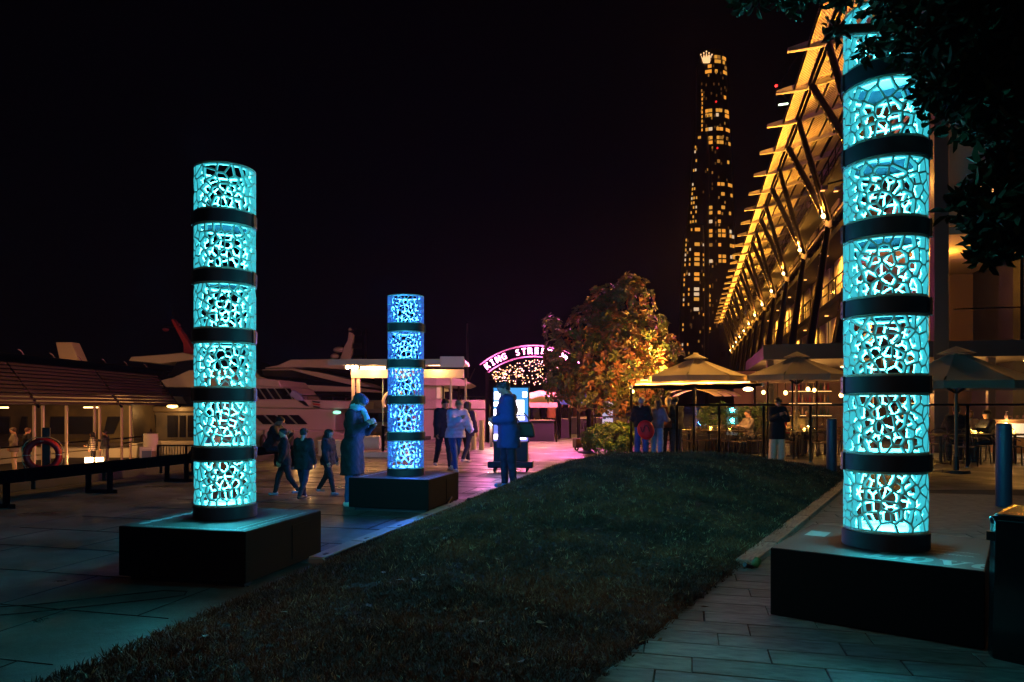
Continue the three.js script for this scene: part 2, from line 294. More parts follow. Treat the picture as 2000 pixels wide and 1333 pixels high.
  if (o.scarf) { const n = J.neck; part('scarf', planarUV(merge([torus(0.085, 0.042, n.x, n.y + 0.02, n.z + 0.012, Math.PI / 2 - 0.25, 0, 24, 10), tube([n.clone().add(V(0.04, 0.01, 0.09)), n.clone().add(V(0.05, -0.1, 0.15)), n.clone().add(V(0.03, -0.26, 0.16))], 0.042, 10, 8), torus(0.075, 0.036, n.x, n.y + 0.075, n.z + 0.012, Math.PI / 2 - 0.15, 0, 24, 10)])), cloth(o.scarf), t); }
  const k = (o.height ?? 1.72) / 1.75; t.scale.setScalar(k);
  t.userData.joints = J;
  return t;
}
const worldOf = (t, v) => v.clone().multiplyScalar(t.scale.x).applyAxisAngle(V(0, 1, 0), t.rotation.y).add(t.position);
const PHONE = { sh: 22, ab: 10, el: 92, inw: 24 }, POCKET = { sh: -4, ab: 14, el: 38, inw: 26 }, HANG = { sh: 3, ab: 8, el: 12 };

// ------------------------------------------------------------------ the ground
// The quay runs along v, the end face of the big building along u (both in the ground plane).
const U = V(0.9697, 0, 0.2444), W = V(0.2444, 0, -0.9697), TURN = -0.2469;
const concreteTex = noiseTex(1024, 8, 7, (n, f) => { const k = 72 + (n - 0.5) * 80 + (f - 0.5) * 26; return [k * 1.02, k, k * 0.97]; }, true, 0.22);
const concreteRough = noiseTex(512, 6, 5, (n, f) => { const k = 120 + (n - 0.5) * 190 + f * 16; return [k, k, k]; }, false, 0.31);
const concreteBump = noiseTex(1024, 24, 6, (n, f) => { const k = n * 200 + f * 55; return [k, k, k]; }, false, 0.4);
const promenadeMat = std(0xffffff, 1, { map: concreteTex, roughnessMap: concreteRough, bumpMap: concreteBump, bumpScale: 0.006 });
// edge of the quay (water beyond on the left): a line along v
const turfL = (d) => -2.32 + 0.262 * (d - 3.75);
const quayX = (d) => -9.2 + 0.252 * (d - 10.6);
{
  const g = sheet(1, 1, (u, v) => { const d = lerp(-30, 140, v), x0 = quayX(d); return [lerp(x0, x0 + 260, u), 0, -d]; });
  setting('ground', g, promenadeMat, 'grey concrete ground of the waterside promenade');
  const wall = sheet(1, 1, (u, v) => { const d = lerp(-30, 140, u); return [quayX(d), lerp(-3, 0, v), -d, d, v * 3]; });
  setting('quay_wall', wall, std(0x4b4640, 0.9, { map: concreteTex }), 'dark stone face of the quay above the water');
  const kerb = []; for (let d = 5; d < 60; d += 1.5) kerb.push(rbox(0.34, 0.16, 1.48, 0.02, quayX(d + 0.75) + 0.17, 0.075, -(d + 0.75), TURN));
  setting('quay_kerb', kerb, std(0x55504a, 0.8, { map: concreteTex }), 'low stone kerb along the edge of the quay', 'structure');
}
{ // far ground beyond the harbour and the water
  const far = sheet(1, 1, (u, v) => [lerp(-900, 900, u), -0.12, -lerp(141, 1500, v)]);
  setting('terrain', far, std(0x15140f, 1), 'dark ground of the far shore behind the harbour');
  const waterN = noiseTex(512, 10, 5, (n) => [n * 255, n * 255, n * 255], false, 0.18);
  const water = sheet(1, 1, (u, v) => { const d = lerp(-30, 140.5, v), x = quayX(d); return [lerp(x - 260, x - 0.01, u), -2.2, -d]; });
  setting('water', water, phys([0.006, 0.009, 0.012], 0.12, { bumpMap: waterN, bumpScale: 0.12 }), 'black harbour water with dim warm reflections');
}
// joints and cracks of the promenade: thin dark strips of sealant and grooves
{
  const mat = std(0x0b0b0b, 0.9), gs = [];
  const strip = (pts, w) => { for (let i = 0; i + 1 < pts.length; i++) { const [a, b] = [pts[i], pts[i + 1]], dx = b[0] - a[0], dz = b[1] - a[1], l = Math.hypot(dx, dz); gs.push(box(l + w * 0.5, 0.008, w, (a[0] + b[0]) / 2, 0.001, -(a[1] + b[1]) / 2, Math.atan2(dz, dx))); } };
  const wob = (a, b, n, k) => Array.from({ length: n + 1 }, (_, i) => [lerp(a[0], b[0], i / n) + (rnd() - 0.5) * k, lerp(a[1], b[1], i / n) + (rnd() - 0.5) * k]);
  strip([[-5.0, 4.9], [-4.1, 5.05], [-3.5, 5.2], [-3.1, 5.42], [-2.75, 5.6], [-2.55, 5.58], [-2.52, 5.47], [-2.66, 5.37], [-3.0, 5.2], [-3.45, 4.98], [-3.6, 4.93]], 0.012);
  strip(wob([-2.1, 5.35], [-1.65, 5.5], 5, 0.03), 0.01);
  const jO = V(-3.4, 0, -4.2), line = (p, q) => { const e = q.clone().sub(p), c = p.clone().lerp(q, 0.5); gs.push(box(e.length(), 0.008, 0.003, c.x, 0.0005, c.z, Math.atan2(-e.z, e.x))); };
  for (let r = -3; r < 16; r++) { const b = r * 0.9, p = jO.clone().addScaledVector(W, b), a1 = 3.4 + b * 0.02; line(p.clone().addScaledVector(U, -3.5), p.clone().addScaledVector(U, Math.max(0.4, turfL(-p.z) - p.x - 0.35))); for (let k = -3; k < 2; k++) { const q = p.clone().addScaledVector(U, k * 1.2 + (r & 1) * 0.6); line(q, q.clone().addScaledVector(W, 0.9)); } }
  setting('ground_joint', gs, mat, 'thin dark joints and sealed cracks in the promenade');
}
// the paved path on the right: pavers of about 0.24 x 0.7 m in running bond, each its own piece while it can be told apart
const turfR = (d) => 0.51 + 0.603 * (d - 3.75);
{
  const path = new THREE.Group(); path.name = 'path'; scene.add(path); tag(path, 'path of long grey stone pavers on the right of the turf', null, null, 'structure');
  const bed = [];
  bed.push(sheet(1, 1, (u, v) => { const d = lerp(1, 12.4, v); return [lerp(turfR(d) + 0.02, 16, u), 0.004, -d]; }));
  part('paving_bed', bed, std(0x080808, 1), path);
  const tones = [0x8d8a86, 0x807d7a, 0x969390, 0x77746f, 0x89857c].map((c) => std(c, 0.88, { map: noiseTex(256, 6, 5, (n, f) => { const k = 205 + (n - 0.5) * 110 + (f - 0.5) * 30; return [k, k, k * 0.98]; }, true, 1.3), bumpMap: concreteBump, bumpScale: 0.003 }));
  const geo = [0, 1, 2].map((i) => rbox(0.694, 0.05, 0.232, 0.005, 0, 0, 0, 0, (i - 1) * 0.004, (i - 1) * 0.003, 1));
  const stuff = [], origin = V(0.3, 0, -2.6);
  for (let r = 0; r < 44; r++) for (let k = -1; k < 15; k++) {
    const a = (k + (r % 2) * 0.5 + 0.11 * (r % 3) + rr(-0.004, 0.004)) * 0.7, b = r * 0.238, p = origin.clone().addScaledVector(U, a).addScaledVector(W, b), d = -p.z;
    if (p.x + 0.55 < turfR(d) || d < 3 || d > 12.3 || p.x > d * 0.78 + 0.4) continue;
    const g = pick(geo);
    if (d < 7.2) { const m = part('paver', g, pick(tones), path, [p.x, 0.012 + rr(-0.0015, 0.0015), p.z]); m.rotation.y = TURN; }
    else stuff.push(place(g.clone(), p.x, 0.012 + rr(-0.0015, 0.0015), p.z, 0, TURN));
  }
  part('far_pavers', stuff, tones[1], path).userData.kind = 'stuff';
  // stone border between turf and path
  const edge = [0x8f8a80, 0x837e75].map((c) => std(c, 0.75, { map: tones[0].map, bumpMap: concreteBump, bumpScale: 0.004 }));
  for (let d = 6.3, i = 0; d < 13; d += 0.86, i++) part('border_stone', rbox(0.17, 0.13, 0.985, 0.012, 0, 0, 0, 0), edge[i % 2], path, [turfR(d + 0.42) + 0.02, 0.03, -(d + 0.42)]).rotation.y = -0.543;
}
// ------------------------------------------------------------------ the turf mound
function turfH(x, d) {
  const l = turfL(d), r = turfR(d), m = (l + r) / 2, t = x < m ? (m - x) / (m - l) : (x - m) / (r - m);
  const cross = x < m ? 1 - t ** 3 : 1 - t * t;
  return 0.05 + 0.53 * Math.max(0, cross) * sstep(d, 3.6, 12.9) * (1 - sstep(d, 13.1, 16.6)) + 0.025 * cross * (vnoise(x * 1.3 + 40, d * 1.3, 256) - 0.5);
}
{
  const dirt = noiseTex(512, 12, 6, (n, f) => { const k = n + (f - 0.5) * 0.5; return [16 + k * 24, 12 + k * 18, 7 + k * 10]; }, true, 0.8);
  const g = sheet(60, 90, (u, v) => { const d = lerp(1.8, 16.7, v), x = lerp(turfL(d), turfR(d), u); return [x, turfH(x, d) - (u === 0 || u === 1 || v === 1 ? 0.06 : 0), -d]; });
  setting('turf', g, std(0xffffff, 1, { map: dirt, bumpMap: concreteBump, bumpScale: 0.02 }), 'low mound of mown turf between promenade and path');
  // blades of grass in small tufts
  const blade = [];
  for (let i = 0; i < 6; i++) {
    const a = i * 1.05 + 0.3 * i * i, h = 0.6 + 0.4 * ((i * 7) % 5) / 4, w = 0.075, c = Math.cos(a), s = Math.sin(a), ox = 0.22 * Math.cos(i * 2.4), oz = 0.22 * Math.sin(i * 2.4), bend = 0.45 + 0.25 * (i % 3);
    const p = [[ox - w * c, 0, oz - w * s], [ox + w * c, 0, oz + w * s], [ox + bend * 0.4 * -s + w * 0.7 * c, h * 0.62, oz + bend * 0.4 * c + w * 0.7 * s], [ox + bend * 0.4 * -s - w * 0.7 * c, h * 0.62, oz + bend * 0.4 * c - w * 0.7 * s], [ox - bend * s, h, oz + bend * c]];
    for (const t of [[0, 1, 2], [0, 2, 3], [3, 2, 4]]) for (const k of t) blade.push(...p[k]);
  }
  const bg = new THREE.BufferGeometry(); bg.setAttribute('position', new THREE.Float32BufferAttribute(blade, 3)); bg.computeVertexNormals();
  const spots = [];
  for (const [d0, d1, per] of [[2.6, 5.2, 2300], [5.2, 8, 1500], [8, 12, 900], [12, 16.6, 600]]) {
    for (let d = d0; d < d1; d += 0.1) { const l = turfL(d), r = turfR(d); for (let n = (r - l) * 0.1 * per; n > rnd(); n--) { const x = rr(l - 0.03, r + 0.02), dd = d + rnd() * 0.1; if (Math.abs(x) < dd * 0.76 + 0.3) spots.push([x, dd]); } }
  }
  const im = new THREE.InstancedMesh(bg, std(0xffffff, 0.75, { side: THREE.DoubleSide }), spots.length), m = new THREE.Matrix4(), q = new THREE.Quaternion(), c = new THREE.Color();
  spots.forEach(([x, d], i) => {
    const grow = 0.45 + 1.1 * fbm(x * 2.6, d * 2.6, 256, 3), s = rr(0.024, 0.042) * grow * (0.9 + d * 0.05);
    q.setFromEuler(new THREE.Euler(rr(-0.6, 0.6), rr(0, 6.3), rr(-0.6, 0.6)));
    im.setMatrixAt(i, m.compose(V(x, turfH(clamp(x, turfL(d) + 0.02, turfR(d) - 0.02), d) - 0.005, -d), q, V(s, s * rr(0.7, 1.15), s)));
    const dry = clamp(fbm(x * 2.2 + 9, d * 2.2, 256, 3) * 1.7 + rnd() * 0.7 - 0.85, 0, 1);
    if (rnd() < 0.035) im.setColorAt(i, c.setRGB(0.32, 0.24, 0.12)); else im.setColorAt(i, c.setRGB(lerp(0.02, 0.15, dry), lerp(0.013, 0.058, dry), lerp(0.004, 0.016, dry)));
  });
  // fallen leaves and bits of litter on the turf and along its edge
  { const lp = [-0.5, 0, -0.22, 0.5, 0.12, 0, 0, 0.02, 0.3, -0.5, 0, -0.22, 0.1, 0.1, -0.3, 0.5, 0.12, 0], lg = new THREE.BufferGeometry(); lg.setAttribute('position', new THREE.Float32BufferAttribute(lp, 3)); lg.computeVertexNormals();
    const N = 320, li = new THREE.InstancedMesh(lg, std(0xffffff, 0.7, { side: THREE.DoubleSide }), N);
    for (let i = 0; i < N; i++) { const d = rr(3, 16), x = rr(turfL(d) - 0.12, turfR(d) + 0.1), s = rr(0.03, 0.075), inT = x > turfL(d) + 0.02 && x < turfR(d) - 0.02; q.setFromEuler(new THREE.Euler(rr(-0.5, 0.5), rr(0, 6.3), rr(-0.4, 0.4))); li.setMatrixAt(i, m.compose(V(x, (inT ? turfH(x, d) + 0.022 : 0.05), -d), q, V(s, s, s))); const k = rr(0.5, 1.5); li.setColorAt(i, c.setRGB(0.11 * k, 0.065 * k, 0.03 * k)); }
    li.name = 'fallen_leaves'; li.castShadow = li.receiveShadow = true; scene.add(li); tag(li, 'dry fallen leaves scattered over the turf', null, null, 'stuff'); }
  im.name = 'grass'; im.castShadow = im.receiveShadow = true; scene.add(im); tag(im, 'short dry green grass covering the mound', null, null, 'stuff');
}

// ------------------------------------------------------------------ the three glowing pillars and their plinths
const PR = 0.262, PT = 0.031;                                  // radius and wall thickness of the pierced shell
function clip(pg, nx, ny, c) { // keep the side nx*x + ny*y <= c
  const out = [];
  for (let i = 0; i < pg.length; i++) {
    const a = pg[i], b = pg[(i + 1) % pg.length], da = nx * a[0] + ny * a[1] - c, db = nx * b[0] + ny * b[1] - c;
    if (da <= 0) out.push(a);
    if ((da < 0 && db > 0) || (da > 0 && db < 0)) { const t = da / (da - db); out.push([lerp(a[0], b[0], t), lerp(a[1], b[1], t)]); }
  }
  return out;
}
function shellGeometry(h, rowsAcross) { // a Voronoi lattice cut through a cylinder wall
  const C = 2 * Math.PI * PR, n = rowsAcross, sites = [];
  for (let i = 0; i < n; i++) { let best, bd = -1; for (let k = 0; k < 9; k++) { const p = [rnd() * C, rnd() * h]; let d = 9; for (const s of sites) { let dx = Math.abs(s[0] - p[0]); dx = Math.min(dx, C - dx); d = Math.min(d, Math.hypot(dx, s[1] - p[1])); } d = Math.min(d, 0.02 + p[1] * 1.4, 0.02 + (h - p[1]) * 1.4); if (d > bd) { bd = d; best = p; } } sites.push(best); }
  const pos = [], nor = [], epos = [], enor = [], at = (u, y, r) => [r * Math.sin(u / PR), y, r * Math.cos(u / PR)], nm = (u, s) => [s * Math.sin(u / PR), 0, s * Math.cos(u / PR)];
  const tri = (a, b, c, na, nb, nc) => { pos.push(...a, ...b, ...c); nor.push(...na, ...nb, ...nc); }, etri = (a, b, c, n) => { epos.push(...a, ...b, ...c); enor.push(...n, ...n, ...n); };
  const half = 0.0064;
  for (const s of sites) {
    let cell = [[s[0] - 0.2, 0], [s[0] + 0.2, 0], [s[0] + 0.2, h], [s[0] - 0.2, h]], hole = [[s[0] - 0.2, 0.02], [s[0] + 0.2, 0.02], [s[0] + 0.2, h - 0.02], [s[0] - 0.2, h - 0.02]];
    for (const o of sites) for (const w of [-C, 0, C]) {
      if (o === s && !w) continue;
      const dx = o[0] + w - s[0], dy = o[1] - s[1], l = Math.hypot(dx, dy); if (l > 0.35 || l < 1e-6) continue;
      const nx = dx / l, ny = dy / l, c = nx * (s[0] + dx / 2) + ny * (s[1] + dy / 2);
      cell = clip(cell, nx, ny, c); hole = clip(hole, nx, ny, c - half);
    }
    if (cell.length < 3) continue;
    const area = (p) => p.reduce((t, a, i) => { const b = p[(i + 1) % p.length]; return t + a[0] * b[1] - b[0] * a[1]; }, 0) / 2;
    const open = hole.length > 2 && area(hole) > 0.00012;
    if (open) { // knock the corners off the hole
      const r = []; for (let i = 0; i < hole.length; i++) { const p = hole[(i + hole.length - 1) % hole.length], c = hole[i], q = hole[(i + 1) % hole.length], lp = Math.hypot(p[0] - c[0], p[1] - c[1]), lq = Math.hypot(q[0] - c[0], q[1] - c[1]), k = 0.0035; if (lp < 0.003) continue; const tp = Math.min(0.3, k / lp), tq = Math.min(0.3, k / lq); r.push([lerp(c[0], p[0], tp), lerp(c[1], p[1], tp)], [lerp(c[0], q[0], tq), lerp(c[1], q[1], tq)]); } hole = r;
    }
    const toV = (p) => p.map(([x, y]) => new THREE.Vector2(x, y)), cv = toV(cell), hv = open ? toV(hole).reverse() : [], all = [...cv, ...hv];
    for (const [a, b, c] of THREE.ShapeUtils.triangulateShape(cv, open ? [hv] : [])) {
      const [A, B, D] = [all[a], all[b], all[c]];
      tri(at(A.x, A.y, PR), at(B.x, B.y, PR), at(D.x, D.y, PR), nm(A.x, 1), nm(B.x, 1), nm(D.x, 1));
      tri(at(A.x, A.y, PR - PT), at(D.x, D.y, PR - PT), at(B.x, B.y, PR - PT), nm(A.x, -1), nm(D.x, -1), nm(B.x, -1));
    }
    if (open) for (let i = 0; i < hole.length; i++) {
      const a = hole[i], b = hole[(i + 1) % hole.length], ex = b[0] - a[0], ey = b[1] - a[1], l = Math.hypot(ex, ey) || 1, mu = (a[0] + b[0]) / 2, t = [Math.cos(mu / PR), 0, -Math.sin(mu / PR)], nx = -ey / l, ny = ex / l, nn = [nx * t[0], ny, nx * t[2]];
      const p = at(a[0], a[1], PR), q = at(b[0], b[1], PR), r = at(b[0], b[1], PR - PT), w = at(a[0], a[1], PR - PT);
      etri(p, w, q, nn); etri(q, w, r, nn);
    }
  }
  const g = new THREE.BufferGeometry(); g.setAttribute('position', new THREE.Float32BufferAttribute(pos, 3)); g.setAttribute('normal', new THREE.Float32BufferAttribute(nor, 3));
  const rim = lathe([[PR - PT, 0], [PR + 0.001, 0], [PR + 0.001, 0.014], [PR - PT, 0.014], [PR - PT, 0]], 72), rim2 = rim.clone().translate(0, h - 0.014, 0);
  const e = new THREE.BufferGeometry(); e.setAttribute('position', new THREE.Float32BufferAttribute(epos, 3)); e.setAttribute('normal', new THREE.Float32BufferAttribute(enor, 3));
  return { face: merge([g, rim, rim2]), edge: e };
}
const PITCH = 0.522, BAND = 0.108, SHELL = PITCH - BAND;
const shells = [0, 1, 2, 3, 4].map(() => shellGeometry(SHELL, 100));
const acrylicOf = (c) => phys(c, 0.85, { transmission: 0.055, thickness: 0, side: THREE.DoubleSide });
const ink = std([0.012, 0.018, 0.036], 0.6), inkEdge = std([0.03, 0.03, 0.034], 0.45);
const bandGeo = lathe([[PR - 0.02, 0], [PR + 0.008, 0], [PR + 0.011, 0.004], [PR + 0.011, BAND - 0.004], [PR + 0.008, BAND], [PR - 0.02, BAND]], 72);
const claspGeo = [rbox(0.05, BAND + 0.012, 0.02, 0.004, 0, BAND / 2, PR + 0.012), ball(0.006, 0, 0.025, PR + 0.024, 1, 1, 0.5, 8), ball(0.006, 0, BAND - 0.025, PR + 0.024, 1, 1, 0.5, 8)];
const discGeo = merge([cyl(PR - 0.018, PR - 0.018, 0.006, 0, 0, 0, 48)]);
function lightPillar(label, pos, count, rgb, power, ledRgb, turn, sheetRgb) { // the sheets are edge-lit: their cut edges shine
  const t = thing('light_pillar', label, 'light sculpture', pos, turn, undefined);
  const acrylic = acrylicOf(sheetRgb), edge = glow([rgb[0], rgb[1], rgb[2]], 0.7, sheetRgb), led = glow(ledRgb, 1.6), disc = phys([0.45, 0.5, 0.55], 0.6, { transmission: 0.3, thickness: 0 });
  part('base_ring', bandGeo, ink, t);
  for (let k = 0; k < count; k++) {
    const y = BAND + k * PITCH;
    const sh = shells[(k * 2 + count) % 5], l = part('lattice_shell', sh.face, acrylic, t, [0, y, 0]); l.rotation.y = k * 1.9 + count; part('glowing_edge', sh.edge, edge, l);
    part('led_strip', torus(PR - 0.045, 0.006, 0, 0, 0, Math.PI / 2, 0, 48, 6), led, t, [0, y + SHELL - 0.014, 0]);
    part('disc', discGeo, disc, t, [0, y - 0.004, 0]);
    if (k < count - 1) { const b = part('band', bandGeo, ink, t, [0, y + SHELL, 0]); part('clasp', claspGeo, inkEdge, b).rotation.y = 1.15; const c = part('clasp', claspGeo, inkEdge, b); c.rotation.y = -1.5; }
    pointLight(rgb, power, [0, y + SHELL * 0.5, 0], 0.11, t);
  }
  return t;
}
function plinth(label, pos, turn, size, h, draw) {
  const t = thing('plinth', label, 'plinth', pos, turn);
  const paint = phys([0.0035, 0.003, 0.003], 0.7, { bumpMap: concreteBump, bumpScale: 0.0008, specularIntensity: 0.25 });
  const s = size / 2, inset = 0.03;
  part('side_panels', [rbox(size, h - 0.05, size, 0.008, 0, 0.05 + (h - 0.05) / 2 - 0.004, 0)], paint, t);
  for (const z of [s - 0.12, 0.12 - s]) part('skid', box(size - 2 * inset - 0.06, 0.052, 0.1, 0, 0.026, z), ink, t);
  const g = box(size - 0.012, 0.006, size - 0.012, 0, h - 0.004, 0); // printed lid
  const uv = g.attributes.uv, p = g.attributes.position; for (let i = 0; i < uv.count; i++) uv.setXY(i, p.getX(i) / size + 0.5, 0.5 - p.getZ(i) / size);
  part('lid', g, std(0xffffff, 0.78, { map: canvasTex(1024, 1024, draw), bumpMap: concreteBump, bumpScale: 0.0006 }), t);
  for (const [x, z, r] of [[s + 0.001, -0.25, Math.PI / 2]]) part('hatch', rbox(0.34, h - 0.16, 0.008, 0.003, 0, 0, 0), paint, t, [x, h / 2 + 0.02, z]).rotation.y = r;
  return t;
}
const speck = (c, w, h, n, col) => { c.fillStyle = col; for (let i = 0; i < n; i++) c.fillRect(rnd() * w, rnd() * h, rr(1, 4), rr(1, 3)); };
function scribble(c, x, y, len, size, lw) { // a line of handwriting too small to read
  c.lineWidth = lw; c.beginPath(); c.moveTo(x, y);
  for (let i = 0; i < len; i += size * 0.42) c.quadraticCurveTo(x + i + size * 0.1, y - size * rr(0.3, 1.1), x + i + size * 0.42, y + size * rr(-0.15, 0.1));
  c.stroke();
}
const topBase = (c, w, h) => { c.fillStyle = '#201d1b'; c.fillRect(0, 0, w, h); speck(c, w, h, 2600, 'rgba(80,72,66,0.35)'); speck(c, w, h, 1600, 'rgba(10,10,12,0.4)'); };
const lidDark = (c, w, h) => {
  c.fillStyle = '#0c0c0e'; c.fillRect(0, 0, w, h); speck(c, w, h, 1800, 'rgba(40,40,46,0.35)');
  c.save(); c.translate(90, 930); c.rotate(-Math.PI / 2); c.fillStyle = '#7d8a90'; for (let i = 0; i < 7; i++) { c.beginPath(); c.ellipse(i * 110 + 60, 0, 52, 30, 0, 0, 7); c.fill(); } c.restore();
  c.strokeStyle = '#727e84'; c.lineCap = 'round'; c.save(); c.translate(180, 975); scribble(c, 0, 0, 760, 26, 6); c.restore();
  c.save(); c.translate(960, 980); c.rotate(-Math.PI / 2); scribble(c, 0, 0, 860, 34, 7); scribble(c, 60, -70, 640, 24, 5); c.restore();
};
plinth('black plinth with pale script along its lid, under the six-tier teal pillar', [-2.55, 0, -6.36], -0.24, 1.2, 0.46, lidDark);
plinth('black plinth under the blue pillar, beside the woman in the long coat', [-1.55, 0, -10.38], -0.27, 1.2, 0.46, lidDark);
plinth('black plinth with script lettering on its lid, standing on the paved path', [2.59, 0, -4.95], 0, 1.21, 0.5, (c, w, h) => {
  topBase(c, w, h);
  c.fillStyle = '#66716f'; c.strokeStyle = '#606c6a'; c.lineCap = c.lineJoin = 'round';
  c.font = 'italic bold 250px serif'; c.fillText('Love', 470, 965);
  c.save(); c.translate(0, 0); scribble(c, 640, 560, 330, 34, 7); scribble(c, 720, 660, 240, 44, 8); scribble(c, 560, 470, 300, 24, 5); c.restore();
  c.fillRect(60, 300, 120, 190); speck(c, 360, 1024, 300, 'rgba(95,105,105,0.5)');
}).rotation.y = -0.62;
lightPillar('six-tier teal glowing lattice pillar on the left plinth', [-2.6, 0.46, -6.45], 6, [0.06, 0.78, 0.92], 7.6, [0.15, 0.95, 1.0], 0.3, [0.6, 0.86, 0.78]);
lightPillar('five-tier blue glowing lattice pillar in the middle of the promenade', [-1.55, 0.45, -10.38], 5, [0.04, 0.2, 1.0], 7.2, [0.2, 0.7, 1.0], 0.5, [0.6, 0.8, 0.9]);
lightPillar('tallest glowing teal lattice pillar, its top in the dark leaves', [2.57, 0.5, -4.9], 7, [0.06, 0.78, 0.92], 7.6, [0.15, 0.95, 1.0], -0.2, [0.6, 0.86, 0.78]);

// ------------------------------------------------------------------ the big waterside building with its raking struts
// Its own frame: x = along the end face (u), y = up, -z = along the long face (v); the roof's outer edge runs over x = 0.
const BLD = thing('restaurant_building', 'long golden-lit building with oversailing roof fins and raking steel struts', 'building', [10.05, 0, -24], TURN);
const B2W = (a, y, b) => V(10.05 + a * 0.9697 + b * 0.2444, y, -24 + a * 0.2444 - b * 0.9697);   // building frame -> world
{
  const L = (a, y, b) => V(a, y, -b);
  const steel = std([0.4, 0.36, 0.3], 0.5), darkSteel = std([0.11, 0.085, 0.07], 0.5), slabMat = std([0.16, 0.14, 0.13], 0.8, { map: concreteTex });
  const beige = [0.5, 0.46, 0.54, 0.42].map((k) => std([k, k * 0.86, k * 0.7], 0.75, { bumpMap: concreteBump, bumpScale: 0.004 })), glassDark = phys([0.02, 0.02, 0.022], 0.08);
  const ROOF = 16.25, SL = 0.25, roofY = (a) => ROOF + SL * a, bn = (n) => 5.77 + 4.12 * n;
  // roof fins (one tapered blade per bay)
  const finGeo = (() => { const g = poly([[0, 0], [0.05, -0.06], [1.2, 0.0], [8.5, 8.5 * SL - 0.3], [8.5, 8.5 * SL + 0.02], [0.02, 0.06]], 0.13); return g; })();
  const flange = poly([[0.0, -0.075], [1.2, -0.02], [8.5, 8.5 * SL - 0.31], [8.5, 8.5 * SL - 0.34], [1.2, -0.055], [0, -0.1]], 0.2);
  for (let n = -4; n <= 24; n++) { const f = part('roof_fin', finGeo, steel, BLD, [0, ROOF + 0.05, -bn(n)]); part('flange', flange, steel, f); }
  // perforated screens between the fins: real holes in the near bays, plain sheets beyond
  const holed = (() => {
    const pos = [], nu = 30, nv = 38, du = 3.1 / nu, dv = 4.0 / nv;
    const put = (...p) => { for (const [x, z] of p) pos.push(x, x * SL, z); };
    for (let j = 0; j < nv; j++) for (let i = 0; i < nu; i++) {
      const x0 = 0.75 + i * du + (j % 2 ? du / 2 : 0), z0 = -2 + j * dv, cx = x0 + du / 2, cz = z0 + dv / 2, r = du * 0.31;
      const sq = [[x0, z0], [cx, z0], [x0 + du, z0], [x0 + du, cz], [x0 + du, z0 + dv], [cx, z0 + dv], [x0, z0 + dv], [x0, cz]];
      const ring = sq.map(([x, z]) => { const l = Math.hypot(x - cx, z - cz); return [cx + (x - cx) / l * r, cz + (z - cz) / l * r]; });
      for (let k = 0; k < 8; k++) { const m = (k + 1) % 8; put(sq[k], sq[m], ring[m], sq[k], ring[m], ring[k]); }
    }
    const g = new THREE.BufferGeometry(); g.setAttribute('position', new THREE.Float32BufferAttribute(pos, 3)); g.computeVertexNormals(); return g;
  })();
  const plain = sheet(1, 1, (u, v) => { const a = lerp(0.75, 3.9, u); return [a, a * SL, lerp(-2, 2, v)]; });
  const screen = std([0.5, 0.42, 0.3], 0.5, { side: THREE.DoubleSide });
  for (let n = -4; n < 24; n++) part('perforated_screen', n < 6 ? holed : plain, screen, BLD, [0, ROOF - 0.08, -(bn(n) + 2.06)]);
  const roofSheet = [0, 1, 2].map((k) => box(1.42, 0.05, 3.95, 4.65 + k * 1.52, (4.65 + k * 1.52) * SL, 0, 0, 0, Math.atan(SL)));
  for (let n = -4; n < 24; n++) for (let k = 0; k < 3; k++) part('soffit_panel', roofSheet[k], beige[(n + k + 8) % 4], BLD, [0, ROOF + 0.1, -(bn(n) + 2.06)]);
  for (const [a, w] of [[0.8, 0.06], [1.45, 0.1], [1.66, 0.1], [2.4, 0.06], [3.2, 0.06], [4.0, 0.1], [5.4, 0.08], [6.9, 0.08]]) part('purlin', bar(L(a, roofY(a) - 0.12, -12), L(a, roofY(a) - 0.12, 107), w, w * 1.4), steel, BLD);
  part('roof', box(6, 0.4, 122, 6.8, roofY(6.8) + 0.9, -48), darkSteel, BLD);
  // V struts, joints, lamps
  const spike = (p, q, w0, w1) => { const g = new THREE.CylinderGeometry(w1, w0, p.distanceTo(q), 4, 1); g.rotateY(Math.PI / 4); g.scale(1, 1, 0.55); return along(g, p, q); };
  const bolt = (p, q, n) => Array.from({ length: n }, (_, i) => { const c = p.clone().lerp(q, (i + 0.5) / n); return ball(0.05, c.x - 0.16, c.y, c.z, 1, 1, 1, 6); });
  const lampMat = glow([1, 0.6, 0.22], 12), addedLampMat = glow([1, 0.42, 0.08], 2.5);
  for (let m = -1; m <= 11; m++) {
    const jb = 14.4 + 8.3 * m, J = L(3.1, 11.05, jb);
    for (const n of [2 + 2 * m, 3 + 2 * m]) { if (n > 24) continue; const N = L(1.53, roofY(1.53) - 0.1, bn(n)), st = part('strut', spike(J, N, 0.26, 0.2), darkSteel, BLD); if (m < 4) part('bolts', bolt(J, N, 16), steel, st).userData.kind = 'stuff'; }
    for (const [da, db] of [[-0.9, 1.2], [-0.4, 4.6]]) { const Q = L(3.1 + da, 3.7, jb + db), st = part('lower_strut', spike(Q, J, 0.3, 0.2), darkSteel, BLD); if (m < 3) part('bolts', bolt(Q, J, 12), steel, st).userData.kind = 'stuff'; }
    part('joint', [ball(0.22, J.x, J.y, J.z, 1, 1.2, 1, 10), bar(L(3.1, 11.05, jb), L(6.4, 10.7, jb), 0.3, 0.2)], steel, BLD);
    const lamp = part('strut_lamp', ball(0.13, 2.85, 11.45, -jb, 1, 1, 1, 10), lampMat, BLD);
    spot(AMBER, m < 0 ? 1400 : 2400, [2.85, 11.6, -jb], [0.12, 1, 0], 1.4, 0.12, BLD); pointLight(AMBER, 15, [2.1, 11.0, -jb + 1.0], 0.12, BLD);
  }
  // storeys: slabs, rails and the recessed wall of panels and windows
  const floors = [3.7, 7.3, 10.9, 14.3];
